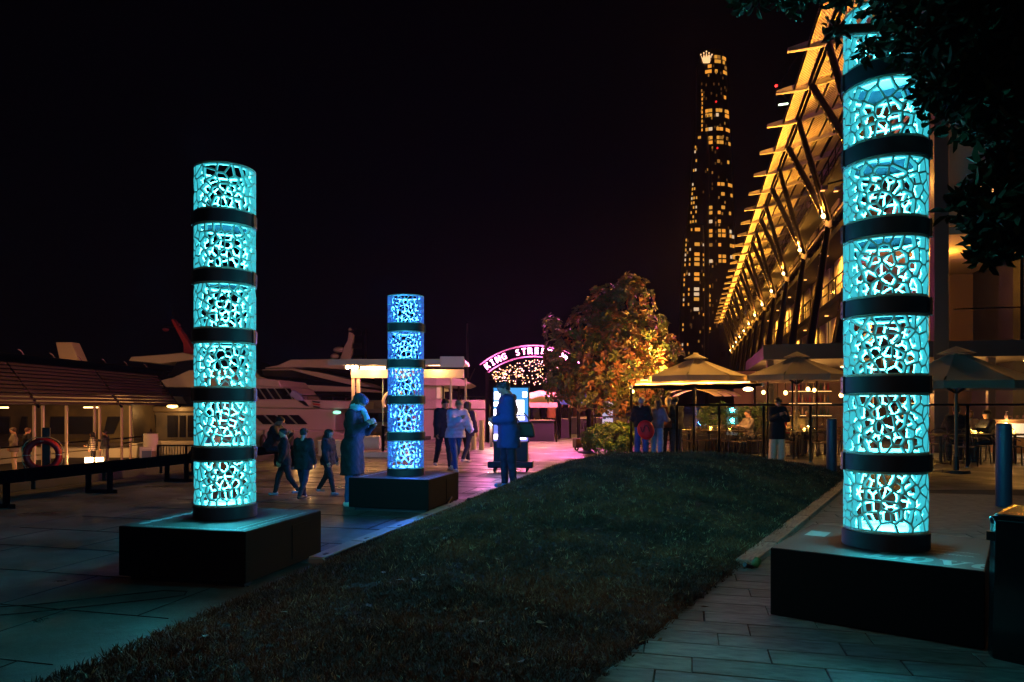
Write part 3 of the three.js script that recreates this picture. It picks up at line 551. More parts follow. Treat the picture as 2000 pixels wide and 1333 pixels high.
  floors.forEach((y, f) => {
    const a0 = 3.5;
    part('floor_slab', box(9, 0.32, 106, a0 + 4.5, y - 0.16, -55), slabMat, BLD);
    part('handrail', [bar(L(a0 + 0.1, y + 1.05, 2), L(a0 + 0.1, y + 1.05, 107), 0.06), bar(L(a0 + 0.1, y + 0.55, 2), L(a0 + 0.1, y + 0.55, 107), 0.035)], steel, BLD);
    part('rail_posts', Array.from({ length: 50 }, (_, i) => bar(L(a0 + 0.1, y, 3 + i * 2.06), L(a0 + 0.1, y + 1.05, 3 + i * 2.06), 0.05)), steel, BLD).userData.kind = 'stuff';
    for (let i = 0; i < 25; i++) {
      const b = 4.0 + i * 4.12, h = f === 3 ? 2.2 : 3.25;
      part('wall_panel', rbox(0.12, h, 2.35, 0.02, 4.75 + (f % 2) * 0.2, y + h / 2, -(b + 1.2), 0, 0, 0, 1), beige[(i * 3 + f) % 4], BLD);
      const w = part('window', [box(0.1, h, 1.7, 4.8 + (f % 2) * 0.2, y + h / 2, -(b + 3.25))], (i * 5 + f * 3) % 4 === 0 ? glow([0.5, 0.22, 0.05], 0.6, [0.1, 0.08, 0.06]) : glassDark, BLD);
      part('mullion', box(0.06, h, 0.07, 4.7 + (f % 2) * 0.2, y + h / 2, -(b + 3.25)), darkSteel, w);
    }
  });
  for (let i = 0; i < 8; i++) for (const y of [6.9, 10.5]) { const b = 12 + i * 8.3; part('added_wall_lamp', rbox(0.2, 0.06, 0.1, 0.02, 4.0, y, -b), addedLampMat, BLD); spot(AMBER, 120, [3.9, y - 0.1, -b], [0.5, -1, 0], 1.4, 0.1, BLD, 0.6); }  // lamps added under the slabs to brighten the dark lower facade
  // tilted fascia panels above the joints and floodlights added to brighten terrace and trees
  for (let i = 0; i < 25; i++) part('fascia_panel', rbox(0.1, 2.5, 3.9, 0.02, 4.15, 12.3, -(3.0 + i * 4.12), 0, 0, -0.75, 1), beige[(i + 2) % 4], BLD);
  [[0.9, 9.6, 3, -7.2, -6.2, 4.6, 1500, 0.6], [1.4, 9.6, 3.2, -3, -7, 5.5, 70, 0.9], [2.6, 9.6, 2.6, 1.5, -7, 5, 30, 0.9]].forEach(([x, y, b, dx, dy, dz, k, ang]) => { part('added_floodlight', [rbox(0.24, 0.16, 0.18, 0.03, x + 0.06, y + 0.06, -b)], darkSteel, BLD); part('added_flood_lamp', box(0.14, 0.02, 0.1, x, y - 0.045, -b), addedLampMat, BLD); part('added_flood_arm', bar(L(x + 0.2, y + 0.2, b), L(3.1, 10.9, b + 2.6), 0.06), darkSteel, BLD); spot([1, 0.46, 0.07], k, [x, y - 0.1, -b + 0.05], [dx, dy, dz], ang, 0.12, BLD, 0.6); });
  part('podium', box(3.2, 0.34, 100, 2.4, 3.5, -50.8), slabMat, BLD);
  part('core', box(6, 16.5, 105, 10.2, 8.25, -55.6), slabMat, BLD);
  // ---- the end face towards the camera: terrace slab, glazed first floor, upper wall
  part('terrace_slab', [rbox(26, 0.42, 8.6, 0.02, 11.5, 3.28, -3.7)], std([0.06, 0.052, 0.05], 0.7), BLD);
  part('fascia', box(26.1, 0.5, 0.08, 11.5, 3.27, 0.64), std([0.055, 0.045, 0.04], 0.6), BLD);
  part('end_column', rbox(0.42, 14, 0.42, 0.02, 3.75, 7, 0.55), darkSteel, BLD);
  part('ceiling', box(24, 0.25, 8, 14.4, 7.0, -3.4), std([0.5, 0.4, 0.3], 0.8), BLD);
  for (let i = 0; i < 5; i++) part('end_wall_panel', box(1.9, 6.2, 0.14, 5.0 + i * 1.98, 10.4, -0.1 - 0.004 * i, 0, 0, 0), beige[i % 4], BLD);
  part('raking_beam', [bar(L(4.0, 8.0, -0.25), L(13, 13.6, -0.25), 0.55, 0.3)], slabMat, BLD);
  part('back_wall', box(22, 3.3, 0.2, 14.5, 5.2, -6.9), std([0.12, 0.07, 0.045], 0.7), BLD);
  const pane = phys([0.9, 0.9, 0.9], 0.03, { transmission: 1, thickness: 0 });
  for (let i = 0; i < 5; i++) part('glass_pane', box(1.95, 2.6, 0.014, 5.1 + i * 2.0, 4.85, 0.35), pane, BLD);
  part('window_frame', [bar(L(6.1, 3.5, -0.4), L(6.1, 6.2, -0.4), 0.07), bar(L(6.1, 3.62, -0.4), L(14, 3.62, -0.4), 0.12, 0.08), bar(L(4.2, 4.55, -0.4), L(14, 4.55, -0.4), 0.035), bar(L(10.1, 3.5, -0.4), L(10.1, 6.2, -0.4), 0.05)], std([0.55, 0.5, 0.48], 0.5), BLD);
  for (const a of [5.2, 8.2]) { part('added_wall_washer', rbox(0.5, 0.08, 0.14, 0.02, a, 7.2, 0.75), std([0.05, 0.05, 0.05], 0.5), BLD); part('added_washer_lamp', box(0.4, 0.02, 0.08, a, 7.25, 0.75), glow([1, 0.5, 0.2], 6), BLD); spot([1, 0.46, 0.18], 75, [a, 7.3, 0.75], [0.1, 1, -0.35], 1.1, 0.1, BLD, 0.7); }  // washers added below the upper end wall to brighten its beige panels
  const down = glow([1, 0.6, 0.2], 7);
  [[4.6, 2.2], [5.6, 2.6], [6.4, 0.9], [6.6, 3.2], [7.8, 1.2], [7.6, 3.4], [9, 2.4]].forEach(([a, b], i) => {
    part('downlight', cyl(0.09, 0.09, 0.03, a, 6.84, -b, 14), down, BLD);
    if (i % 2 === 0) pointLight(AMBER, 13, [a, 6.5, -b], 0.08, BLD);
  });
  // ground floor behind the terrace: timber boards, doors, ceiling lamps
  const wood = [0, 1, 2, 3].map((i) => std(['#4a2c1a', '#3d2515', '#55361f', '#46291a'][i], 0.55, { bumpMap: concreteBump, bumpScale: 0.003 }));
  for (let i = 0; i < 22; i++) { const a = -1.6 + i * 0.92; if (i > 4 && i < 8) continue; part('wall_board', rbox(0.9, 3.0, 0.06, 0.01, a, 1.52, -7.2 - (i % 3) * 0.006, 0, 0, 0, 1), wood[i % 4], BLD); }
  for (let i = 0; i < 3; i++) { const d = part('glass_door', box(0.86, 2.7, 0.02, 3.0 + i * 0.92, 1.4, -7.15), phys([0.05, 0.045, 0.04], 0.06), BLD); part('door_frame', [box(0.06, 2.8, 0.08, 2.58 + i * 0.92, 1.4, -7.12), box(0.9, 0.08, 0.08, 3.0 + i * 0.92, 2.8, -7.12)], darkSteel, d); }
  for (let i = 0; i < 7; i++) part('column', rbox(0.22, 3.06, 0.22, 0.01, -1.2 + i * 3.4, 1.53, -0.6), darkSteel, BLD);
  for (const [a, b, k] of [[-0.4, 2, 5], [1.9, 4.5, 4], [4.6, 3, 4], [7.2, 2, 7], [9.6, 4.6, 6], [12.4, 2.6, 6], [-0.5, 6, 4], [6.2, 6, 4]]) {
    part('ceiling_lamp', [cyl(0.1, 0.1, 0.05, a, 2.99, -b, 14)], down, BLD);
    spot(WARM, k, [a, 2.94, -b], [0, -1, -0.1], 1.15, 0.1, BLD, 0.8);
  }
  // shelves of bottles, framed prints and hanging bulbs at the back of the terrace
  const bottleM = ['#6b3a12', '#1f3a1e', '#7a1414', '#a08a5a', '#3a4a6a'].map((c) => phys(c, 0.15)), frameM = std('#1a120c', 0.5), bottleG = lathe([[0.001, 0], [0.04, 0], [0.04, 0.19], [0.014, 0.25], [0.014, 0.32], [0.001, 0.32]], 10);
  for (const [a0, w] of [[0.2, 1.7], [4.6, 1.6]]) for (let k = 0; k < 3; k++) { part('shelf', box(w, 0.04, 0.24, a0 + w / 2, 1.1 + k * 0.52, -6.95), frameM, BLD); part('shelf_lamp', box(w, 0.02, 0.03, a0 + w / 2, 1.07 + k * 0.52, -6.85), glow([1, 0.5, 0.15], 3), BLD); for (let i = 0; i < 11; i++) part('bottle', bottleG, pick(bottleM), BLD, [a0 + 0.12 + i * (w - 0.24) / 10, 1.12 + k * 0.52, -6.95 + rr(-0.05, 0.05)]); }
  for (const [a, y, w, h, c] of [[-0.9, 1.8, 0.6, 0.8, '#b08a60'], [2.6, 1.9, 0.5, 0.7, '#8a5a4a'], [7.0, 1.8, 0.9, 0.6, '#a9836a'], [9.1, 1.6, 0.5, 0.9, '#6d7a86'], [3.5, 2.2, 0.9, 0.35, '#b5161c']]) { part('framed_print', [box(w, h, 0.04, a, y, -6.95)], frameM, BLD); part('print', box(w - 0.08, h - 0.08, 0.01, a, y, -6.922), std(c, 0.6, { map: concreteTex }), BLD); }
  for (const [a, b, y] of [[-0.6, 1.4, 1.95], [0.3, 2.4, 2.1], [1.2, 1.2, 1.85], [2.2, 2.6, 2.05], [3.1, 1.5, 1.9], [5.2, 1.4, 2.1], [6.2, 2.4, 2.0], [-1.2, 3, 2.0], [0.8, 4.2, 2.1]]) { const bulb = part('pendant_lamp', ball(0.07, a, y, -b, 1, 1.15, 1, 10), glow([1, 0.52, 0.14], 12), BLD); part('cord', rod(V(a, y + 0.07, -b), V(a, 3.05, -b), 0.008, 0.008, 5), frameM, bulb); pointLight([1, 0.44, 0.09], 5, [a, y - 0.02, -b], 0.05, BLD); }
  part('house_number', [box(1.5, 0.62, 0.05, 8.75, 2.5, -2.0)], std([0.5, 0.4, 0.25], 0.7), BLD);
  const num = new TextGeometry('20', { font, size: 0.34, depth: 0.03, curveSegments: 5 });
  part('digits', place(num, 8.55, 2.34, -1.97), std([0.01, 0.01, 0.01], 0.5), BLD);
  for (const [a, y, b] of [[8.75, 2.98, -0.2], [7.95, 2.85, 0.4]]) { part('soffit_lamp', ball(0.07, a, y, -b, 1, 0.7, 1, 10), glow([1, 0.6, 0.2], 30), BLD); pointLight(WARM, 7, [a, y - 0.02, -b], 0.06, BLD); }
}
// ------------------------------------------------------------------ the far tower with lit windows and a crown sign
{
  const D = 520, S = D / FOCAL, T = thing('skyscraper', 'dark curved skyscraper with amber lit windows and a crown on top', 'skyscraper', [0, 0, 0]);
  const cladding = std([0.02, 0.018, 0.017], 0.35);
  // each lobe: [pixel y, centre x, half width] rows surveyed in the photograph, turned into metres
  const lobes = [
    [[104, 1390, 22], [125, 1390, 29], [200, 1391, 31], [300, 1393, 35], [420, 1393, 40], [560, 1394, 44], [860, 1396, 47]],
    [[268, 1366, 10], [300, 1364, 16], [400, 1360, 20], [520, 1357, 24], [860, 1352, 30]],
    [[452, 1347, 16], [480, 1345, 20], [560, 1343, 23], [860, 1338, 27]]];
  const off = [0, 16, 30], surf = (k, y) => { const r = lobes[k]; let i = 0; while (i < r.length - 2 && y > r[i + 1][0]) i++; const t = clamp((y - r[i][0]) / (r[i + 1][0] - r[i][0]), 0, 1); return [lerp(r[i][1], r[i + 1][1], t), lerp(r[i][2], r[i + 1][2], t)]; };
  const at = (k, y, phi) => { const [c, w] = surf(k, y), x = (c - 1000) * S + Math.sin(phi) * w * S; return V(x, EYE + (HORIZON - y) * S, -D + off[k] * 0.5 + Math.cos(phi) * w * S * 0.8); };
  lobes.forEach((rows, k) => {
    const y0 = rows[0][0], y1 = 850;
    part('tower_wing', [sheet(40, 24, (u, v) => { const p = at(k, lerp(y0, y1, v), u * Math.PI * 2); return [p.x, p.y, p.z]; }), sheet(40, 1, (u, v) => { const p = at(k, y0, u * Math.PI * 2), [c] = surf(k, y0), q = V((c - 1000) * S, p.y, -D + off[k] * 0.5); p.lerp(q, v); return [p.x, p.y, p.z]; })], cladding, T);
  });
  const lit = [[1, 0.42, 0.055, 0.75], [1, 0.36, 0.04, 0.95], [1, 0.42, 0.07, 0.3], [1, 0.68, 0.4, 0.75], [1, 0.4, 0.08, 0.07]].map(([r, g, b, k]) => glow([r, g, b], k, [0.1, 0.09, 0.08])), wgeo = [1.9, 2.6, 3.6].map((w) => box(w, 2.3, 0.3));
  const slim = box(0.9, 1.8, 0.3);
  const win = (k, y, phi, g, m) => { const p = at(k, y, phi), o = part('window', g, m, T, [p.x, p.y, p.z]); o.rotation.y = phi * 0.9; o.translateZ(0.12); };
  let count = 0;
  for (let y = 192; y < 560; y += 8.6) if (y < 470 || rnd() < 0.7) { win(0, y, -0.86, slim, lit[rnd() < 0.8 ? 1 : 0]); if (y > 290 && rnd() < 0.5) win(0, y, -0.74, slim, lit[2]); }
  const bands = [[122, 0.7], [131, 0.5], [140, 0.4], [150, 0.7], [160, 0.2], [190, 0.35], [199, 0.35], [226, 0.9], [235, 0.9], [262, 0.9], [279, 0.9], [288, 0.8], [325, 0.3], [342, 0.2], [369, 0.35], [388, 0.3], [414, 0.35], [424, 0.5], [441, 0.3], [459, 0.8], [468, 0.8], [486, 0.8], [508, 0.4], [517, 0.4], [572, 0.15], [590, 0.15]];
  for (const [y, p] of bands) for (let i = 0; i < 9; i++) { const phi = -0.55 + i * 0.205; if (i % 3 !== 2 && rnd() < p) win(0, y, phi, wgeo[i % 3], lit[rnd() < 0.1 ? 3 : rnd() < 0.6 ? 0 : rnd() < 0.7 ? 1 : 2]); }
  for (let y = 280; y < 480; y += 9) for (let i = 0; i < 3; i++) if (rnd() < 0.32) win(1, y, -0.95 + i * 0.25, slim, lit[rnd() < 0.2 ? 3 : 0]);
  for (let y = 462; y < 700; y += 9.4) for (const [phi, w, p] of [[-0.95, 0, 0.55], [-0.5, 0, 0.5], [0.12, 2, 0.72], [0.85, 0, 0.35]]) { const dense = y < 590 ? 1 : y < 655 ? 0.75 : 0.35; if (rnd() < dense * p) win(2, y, phi, w ? wgeo[2] : slim, lit[rnd() < 0.16 ? 3 : rnd() < 0.6 ? 0 : 1]); }
  for (let y = 565; y < 700; y += 9) for (let i = 0; i < 3; i++) if (rnd() < 0.4) win(0, y, -0.7 + i * 0.16, slim, lit[pick([0, 1, 2])]);
  // crown sign
  const c = [[-4, 2.6], [-2.3, -3], [2.3, -3], [4, 2.6], [2.6, 0.2], [1.9, 3.6], [0.9, 0.4], [0, 4.6], [-0.9, 0.4], [-1.9, 3.6], [-2.6, 0.2]];
  const sign = part('crown_sign', [poly(c, 0.5), ...[[-4, 3.1], [-1.9, 4.2], [0, 5.3], [1.9, 4.2], [4, 3.1]].map(([x, y]) => ball(0.55, x, y, 0, 1, 1, 1, 8))], glow([1, 0.55, 0.24], 1.3), T);
  sign.position.copy(px(1380, 115, D - 8));
  for (let y = 118; y < 700; y += 4.4) for (let i = 0; i < 12; i++) { const k = y > 470 && i > 7 ? 2 : y > 290 && i > 9 ? 1 : 0; if (rnd() < 0.1) win(k, y, k ? rr(-0.9, 0.9) : -0.9 + i * 0.16, slim, lit[rnd() < 0.75 ? 4 : 2]); }
  const red = glow([1, 0.02, 0.02], 1.2); for (const [x, y] of [[1391, 210], [1388, 300]]) { const p = at(0, y, 0); part('red_beacon', ball(0.7, p.x, p.y, p.z + 0.6, 1, 1, 1, 8), red, T); }
  const gp = px(1519, 190, 44), gt = thing('access_gantry', 'small roof access gantry with a red beacon and a white lamp beside the roof fins', 'gantry', [gp.x, gp.y, gp.z]), gm = std([0.25, 0.25, 0.25], 0.5), gs = 44 / FOCAL;
  part('frame', [bar(V(-0.06, -0.7, 0), V(-0.06, 0.6, 0), 0.06), bar(V(-0.1, 0.62, 0), V(0.9, -0.5, 0), 0.08), bar(V(-0.1, -0.65, 0), V(1.0, -0.65, 0), 0.08), bar(V(0.0, 0.6, -0.1), V(1.6, 3.0, -1), 0.05)], gm, gt); part('beacon_light', ball(0.09, -0.08, 0.7, 0, 1, 1, 1, 8), glow([1, 0.02, 0.02], 4), gt); part('tube_light', rod(V(0.05, -0.5, 0.06), V(0.62, -0.42, 0.06), 0.06, 0.06, 8), glow([0.8, 1, 0.7], 3), gt);
  // low dark block between the tower and the building
  const blk = thing('office_block', 'dim grey office block below the tower beside the golden roof', 'building', [px(1420, 795, 230).x, 0, -230]);
  part('block_wall', rbox(8.5, 26, 12, 0.1, 0, 13, 0), std([0.2, 0.17, 0.16], 0.8, { map: concreteTex }), blk);
  for (let i = 0; i < 12; i++) part('window', box(1.1, 1.5, 0.2, -3 + (i % 4) * 2, 8 + Math.floor(i / 4) * 5, 6.05), i % 5 === 2 ? lit[2] : std([0.02, 0.02, 0.02], 0.2), blk);
}

// ------------------------------------------------------------------ plants
// a whorl of broad leaves at a twig's end (magnolia), and smaller leaves for shrubs
function whorl(n, len, wid, up, droop) {
  const pos = [];
  for (let i = 0; i < n; i++) {
    const a = i * 2.4, tilt = up + 0.35 * Math.sin(i * 1.7), c = Math.cos(a), s = Math.sin(a), L = len * (0.8 + 0.2 * Math.cos(i * 2.1));
    const P = (t, w, h) => { const r = 0.02 + t * L * Math.cos(tilt), y = t * L * Math.sin(tilt) + h - droop * t * t * L; return [r * c - w * s, y, r * s + w * c]; };
    const b = P(0, 0, 0), m1 = P(0.38, wid * 0.8, 0.012), m2 = P(0.38, -wid * 0.8, 0.012), k = P(0.4, 0, -0.01), n1 = P(0.72, wid * 0.7, 0.006), n2 = P(0.72, -wid * 0.7, 0.006), k2 = P(0.74, 0, -0.014), e = P(1, 0, -0.01);
    for (const t of [[b, k, m1], [b, m2, k], [k, k2, n1], [k, n1, m1], [k, m2, n2], [k, n2, k2], [k2, e, n1], [k2, n2, e]]) for (const v of t) pos.push(...v);
  }
  const g = new THREE.BufferGeometry(); g.setAttribute('position', new THREE.Float32BufferAttribute(pos, 3)); g.computeVertexNormals(); return g;
}
function foliage(name, geo, mat, spots, colour, parent) { // spots: [x, y, z, outward direction, size]
  const im = new THREE.InstancedMesh(geo, mat, spots.length), m = new THREE.Matrix4(), q = new THREE.Quaternion(), c = new THREE.Color(), Y = V(0, 1, 0);
  spots.forEach(([x, y, z, dir, s], i) => { q.setFromUnitVectors(Y, dir).multiply(new THREE.Quaternion().setFromAxisAngle(Y, rnd() * 6.28)); im.setMatrixAt(i, m.compose(V(x, y, z), q, V(s, s, s))); im.setColorAt(i, c.setRGB(...colour())); });
  im.name = name; im.castShadow = im.receiveShadow = true; parent.add(im); im.userData.kind = 'stuff'; return im;
}
const dirOut = (x, y, z, k = 0.5) => V(x + rr(-k, k), y + rr(-k, k), z + rr(-k, k)).normalize();
function branching(base, tops, r0, r1) { // a trunk that forks towards the given points
  const out = [];
  for (const t of tops) { const mid = base.clone().lerp(t, 0.5).add(V(rr(-0.15, 0.15), rr(0, 0.3), rr(-0.15, 0.15))); out.push(new THREE.TubeGeometry(new THREE.CatmullRomCurve3([base, mid, t]), 10, lerp(r0, r1, 0.6), 6)); }
  return out;
}
const bark = std([0.12, 0.09, 0.07], 0.9, { bumpMap: concreteBump, bumpScale: 0.02 });
{ // the big magnolia by the promenade
  const D = 23.6, c = px(1198, 700, D), T = thing('magnolia_tree', 'broad magnolia tree with glossy leaves, lit amber on one side and violet on the other', 'tree', [px(1213, 795, D).x, 0, -D]);
  const lobes = [[1230, 590, 0, 46], [1165, 640, 0.3, 52], [1105, 690, 0.1, 44], [1200, 680, 0.9, 66], [1255, 650, -0.1, 48], [1290, 690, -0.2, 40], [1240, 735, 0.5, 58], [1150, 745, 0.6, 56], [1095, 750, 0, 36], [1195, 770, 0.3, 46], [1280, 745, 0.2, 34], [1230, 560, 0, 22], [1075, 640, 0, 20], [1180, 590, -0.3, 32]];
  const spots = [], tops = [], o = T.position;
  for (const [x, y, dz, r] of lobes) {
    const p = px(x, y, D - dz * 0.6).sub(o), R = r / FOCAL * D; tops.push(p);
    for (let i = 0; i < 125 * (r / 45) ** 2; i++) { const d = V(rr(-1, 1), rr(-0.9, 1), rr(-1, 1)); if (d.lengthSq() > 1) { i--; continue; } d.normalize(); const k = R * Math.cbrt(rr(0.25, 1.15)); spots.push([p.x + d.x * k, p.y + d.y * k, p.z + d.z * k * 1.1, dirOut(d.x, d.y + 0.35, d.z, 0.6), rr(0.8, 1.25)]); }
  }
  part('trunk', [...branching(V(0, -0.05, 0), [V(0.05, 2.2, 0)], 0.22, 0.16), cyl(0.24, 0.15, 1.6, 0, -0.05, 0, 12), ...branching(V(0.05, 1.7, 0), tops, 0.1, 0.04)], bark, T);
  const glossy = std(0xffffff, 0.48, { side: THREE.DoubleSide });
  { const q = px(1322, 742, 22.4).sub(o); part('added_flood_lamp', [rbox(0.16, 0.12, 0.1, 0.02, q.x, q.y, q.z)], std('#1a1614', 0.5), T); part('lamp_face', box(0.13, 0.09, 0.01, q.x - 0.05, q.y + 0.03, q.z - 0.056), glow(WARM, 6), T); spot([1, 0.5, 0.08], 210, [q.x - 0.06, q.y + 0.08, q.z - 0.1], [-1, 0.42, -0.35], 1.15, 0.06, T, 0.7); }  // lamp added beside the tree to brighten the right of its crown
  foliage('crown', whorl(9, 0.21, 0.05, 0.55, 0.25), glossy, spots, () => rnd() < 0.3 ? [0.28, 0.11, 0.045] : [rr(0.08, 0.16), rr(0.08, 0.14), rr(0.025, 0.045)], T);
}
function shrub(label, pos, rx, ry, rz, n, leaf, colour, name = 'shrub') {
  const t = thing(name, label, 'shrub', pos), spots = [], tops = [];
  for (let i = 0; i < n; i++) { const d = V(rr(-1, 1), rr(-0.7, 1), rr(-1, 1)).normalize(), k = Math.cbrt(rr(0.3, 1.1)) * (0.85 + 0.3 * vnoise(d.x * 3 + 9, d.y * 3 + d.z * 2 + 9, 256)); spots.push([d.x * rx * k, ry + d.y * ry * k, d.z * rz * k, dirOut(d.x, d.y + 0.5, d.z, 0.6), rr(0.8, 1.3)]); if (i % 40 === 0) tops.push(V(d.x * rx * 0.7, ry + d.y * ry * 0.7, d.z * rz * 0.7)); }
  part('stems', branching(V(0, 0, 0), tops, 0.025, 0.012), bark, t);
  foliage('leaves', leaf, std(0xffffff, 0.45, { side: THREE.DoubleSide }), spots, colour, t);
  return t;
}
const smallLeaf = whorl(7, 0.12, 0.03, 0.6, 0.2);
const bushP = px(1190, 795, 22.2);
shrub('low clipped bush, lit yellow on top, in front of the magnolia trunk', [bushP.x, 0, bushP.z], 0.86, 0.47, 0.7, 620, smallLeaf, () => [rr(0.07, 0.14), rr(0.12, 0.2), rr(0.02, 0.05)], 'bush');
shrub('leafy potted shrub behind the glass fence under the first parasol', [px(1395, 795, 22.6).x, 0.55, -22.6], 0.62, 0.5, 0.4, 260, smallLeaf, () => [rr(0.06, 0.12), rr(0.1, 0.17), rr(0.02, 0.05)]);
shrub('tall dark shrub between the magnolia trunk and the marquee post', [px(1262, 795, 24.5).x, 0, -24.5], 0.6, 0.95, 0.5, 330, smallLeaf, () => [rr(0.06, 0.11), rr(0.1, 0.15), rr(0.02, 0.04)]);
shrub('spiky potted plant behind the glass fence near the parasol pole', [px(1452, 795, 22).x, 0.5, -22], 0.3, 0.42, 0.3, 60, whorl(9, 0.34, 0.02, 0.8, 0.35), () => [rr(0.05, 0.09), rr(0.08, 0.13), rr(0.02, 0.04)]);
shrub('spiky potted plant left of the person in cream trousers', [px(1494, 795, 21.8).x, 0.45, -21.8], 0.3, 0.5, 0.3, 60, whorl(9, 0.36, 0.02, 0.8, 0.35), () => [rr(0.05, 0.09), rr(0.08, 0.13), rr(0.02, 0.04)]);
{ // the trough the potted plants stand in
  const t = thing('planter', 'long dark planter trough behind the glass fence', 'planter', [px(1430, 795, 22.4).x, 0, -22.4], TURN);
  part('trough', [rbox(3.0, 0.56, 0.5, 0.02, 0, 0.28, 0)], std('#2a211c', 0.7), t); part('soil', box(2.9, 0.02, 0.4, 0, 0.562, 0), std('#120d09', 1), t);
}
// ------------------------------------------------------------------ parasols and the lit marquee
const canvasMat = phys([0.2, 0.145, 0.1], 0.9, { transmission: 0.15, thickness: 0, bumpMap: clothBump, bumpScale: 0.004, side: THREE.DoubleSide }), poleMat = std('#4a3f36', 0.5);
function parasol(label, pos, R, eave, top, turn, tilt = 0) {
  const t = thing('parasol', label, 'parasol', pos, turn, undefined), n = 8, rise = top - eave;
  const rim = (i) => V(R * Math.cos(i / n * 2 * Math.PI), eave, R * Math.sin(i / n * 2 * Math.PI));
  for (let i = 0; i < n; i++) {
    const a = rim(i), b = rim(i + 1);
    part('canopy_panel', sheet(8, 8, (u, v) => { const k = lerp(0.1, 1, v), e = a.clone().lerp(b, u).multiplyScalar(k); return [e.x, top - rise * k - 0.035 * Math.sin(Math.PI * k) * Math.sin(Math.PI * u) - 0.07 * k * (1 - k), e.z, u, v]; }), canvasMat, t);
    part('valance', sheet(6, 1, (u, v) => { const e = a.clone().lerp(b, u); return [e.x * (1 + 0.004 * v), eave - v * 0.16, e.z * (1 + 0.004 * v), u, v]; }), canvasMat, t);
    part('rib', bar(V(0, top - 0.12, 0), V(a.x * 0.99, eave + 0.0, a.z * 0.99), 0.025), poleMat, t);
    part('strut', bar(V(0, eave - 0.25, 0), V(a.x * 0.5, eave + rise * 0.46, a.z * 0.5), 0.02), poleMat, t);
  }
  part('vent_cap', (() => { const g = new THREE.ConeGeometry(R * 0.24, 0.16, 8); return g.translate(0, top + 0.02, 0); })(), canvasMat, t);
  part('pole', cyl(0.035, 0.035, top, 0, 0, 0, 12), poleMat, t);
  part('foot', [cyl(0.28, 0.26, 0.06, 0, 0, 0, 20), cyl(0.06, 0.05, 0.3, 0, 0.06, 0, 12)], std('#15130f', 0.6), t);
  return t;
}
const A1 = px(1358, 795, 21), A2 = px(1556, 795, 20.6), A3 = px(1868, 795, 15.6);
parasol('taupe parasol above the lit marquee roof', [A1.x, 0, A1.z], 1.52, 2.33, 2.93, 0.39);
parasol('taupe parasol between the marquee and the tall pillar', [A2.x, 0, A2.z], 1.55, 2.34, 2.95, 0.2);
parasol('dark taupe parasol right of the tall pillar', [A3.x, 0, A3.z], 1.6, 1.98, 2.68, 0.1);
{
  const D = 20.6, l = px(1233, 757, D), r = px(1490, 752, D - 0.3), t = thing('marquee', 'flat white-framed marquee with glowing strip lights along its roof', 'marquee', [0, 0, 0]), white = std([0.62, 0.58, 0.56], 0.5);
  const fr = l.clone(), to = r.clone(), back = W.clone().multiplyScalar(2.6), led = glow([1, 0.55, 0.16], 5);
  part('front_beam', bar(fr, to, 0.07), white, t); part('back_beam', bar(fr.clone().add(back), to.clone().add(back), 0.07), white, t);
  for (const p of [fr, fr.clone().lerp(to, 0.48), fr.clone().add(back), to.clone().add(back)]) part('post', rod(V(p.x, 0, p.z), p, 0.034, 0.034, 12), white, t);
  part('corner', [ball(0.06, fr.x, fr.y, fr.z), ball(0.05, to.x, to.y, to.z)], white, t);
  const f1 = fr.clone().add(V(0.12, 0.05, -0.1)), t1 = to.clone().add(V(-0.1, 0.05, -0.1));
  part('roof_fabric', sheet(24, 6, (u, v) => { const p = f1.clone().lerp(t1, u).addScaledVector(back, v); return [p.x, p.y + 0.14 * Math.sin(Math.PI * v) + 0.02 * Math.sin(u * 30), p.z]; }), std([0.6, 0.5, 0.38], 0.8, { side: THREE.DoubleSide }), t);
  part('led_strip', tube(Array.from({ length: 13 }, (_, i) => f1.clone().lerp(t1, i / 12 * 0.93).add(V(0, 0.035 + 0.008 * Math.sin(i * 2.2), 0.05))), 0.018, 40, 6), led, t);
  part('led_strip', tube(Array.from({ length: 9 }, (_, i) => f1.clone().lerp(t1, 0.06 + i / 8 * 0.72).add(V(0, 0.16, -0.25))), 0.016, 40, 6), led, t);
  part('upper_fold', sheet(20, 2, (u, v) => { const p = f1.clone().lerp(t1, lerp(0.02, 0.86, u)).add(V(0, 0.06 + v * 0.1, -0.05 - v * 0.2)); return [p.x, p.y, p.z]; }), std([0.6, 0.5, 0.38], 0.8, { side: THREE.DoubleSide }), t);
  for (let i = 0; i < 4; i++) { const p = f1.clone().lerp(t1, 0.1 + i * 0.25); pointLight(AMBER, 2.6, [p.x, p.y + 0.1, p.z + 0.12], 0.05, t); }
  part('end_lamp', ball(0.09, to.x - 0.35, to.y - 0.12, to.z - 0.2, 1.6, 0.6, 1, 12), glow([1, 0.6, 0.22], 26), t); pointLight(WARM, 12, [to.x - 0.35, to.y - 0.12, to.z - 0.2], 0.08, t);
  { const q = V(fr.x + 0.05, fr.y - 0.12, fr.z); part('added_post_lamp', ball(0.05, q.x, q.y, q.z - 0.06, 1, 1, 1, 10), glow([1, 0.55, 0.16], 14), t); pointLight(AMBER, 20, [q.x - 0.1, q.y - 0.02, q.z - 0.16], 0.05, t); }  // lamp added at the marquee corner to brighten the bush
  // arched awnings further back under the marquee
  for (let k = 0; k < 3; k++) { const c = px(1330 + k * 22, 775, 24.5 + k * 1.2); part('arched_awning', sheet(14, 4, (u, v) => { const a = lerp(-1.2, 1.2, u); return [c.x + Math.sin(a) * 1.25, c.y + 0.05 + Math.cos(a) * 0.42 - 0.2, c.z + v * 0.9]; }), std([0.55, 0.46, 0.34], 0.8, { side: THREE.DoubleSide }), t); }
  pointLight(AMBER, 9, [px(1330, 795, 25).x, 1.75, -24.8], 0.1, t);
}
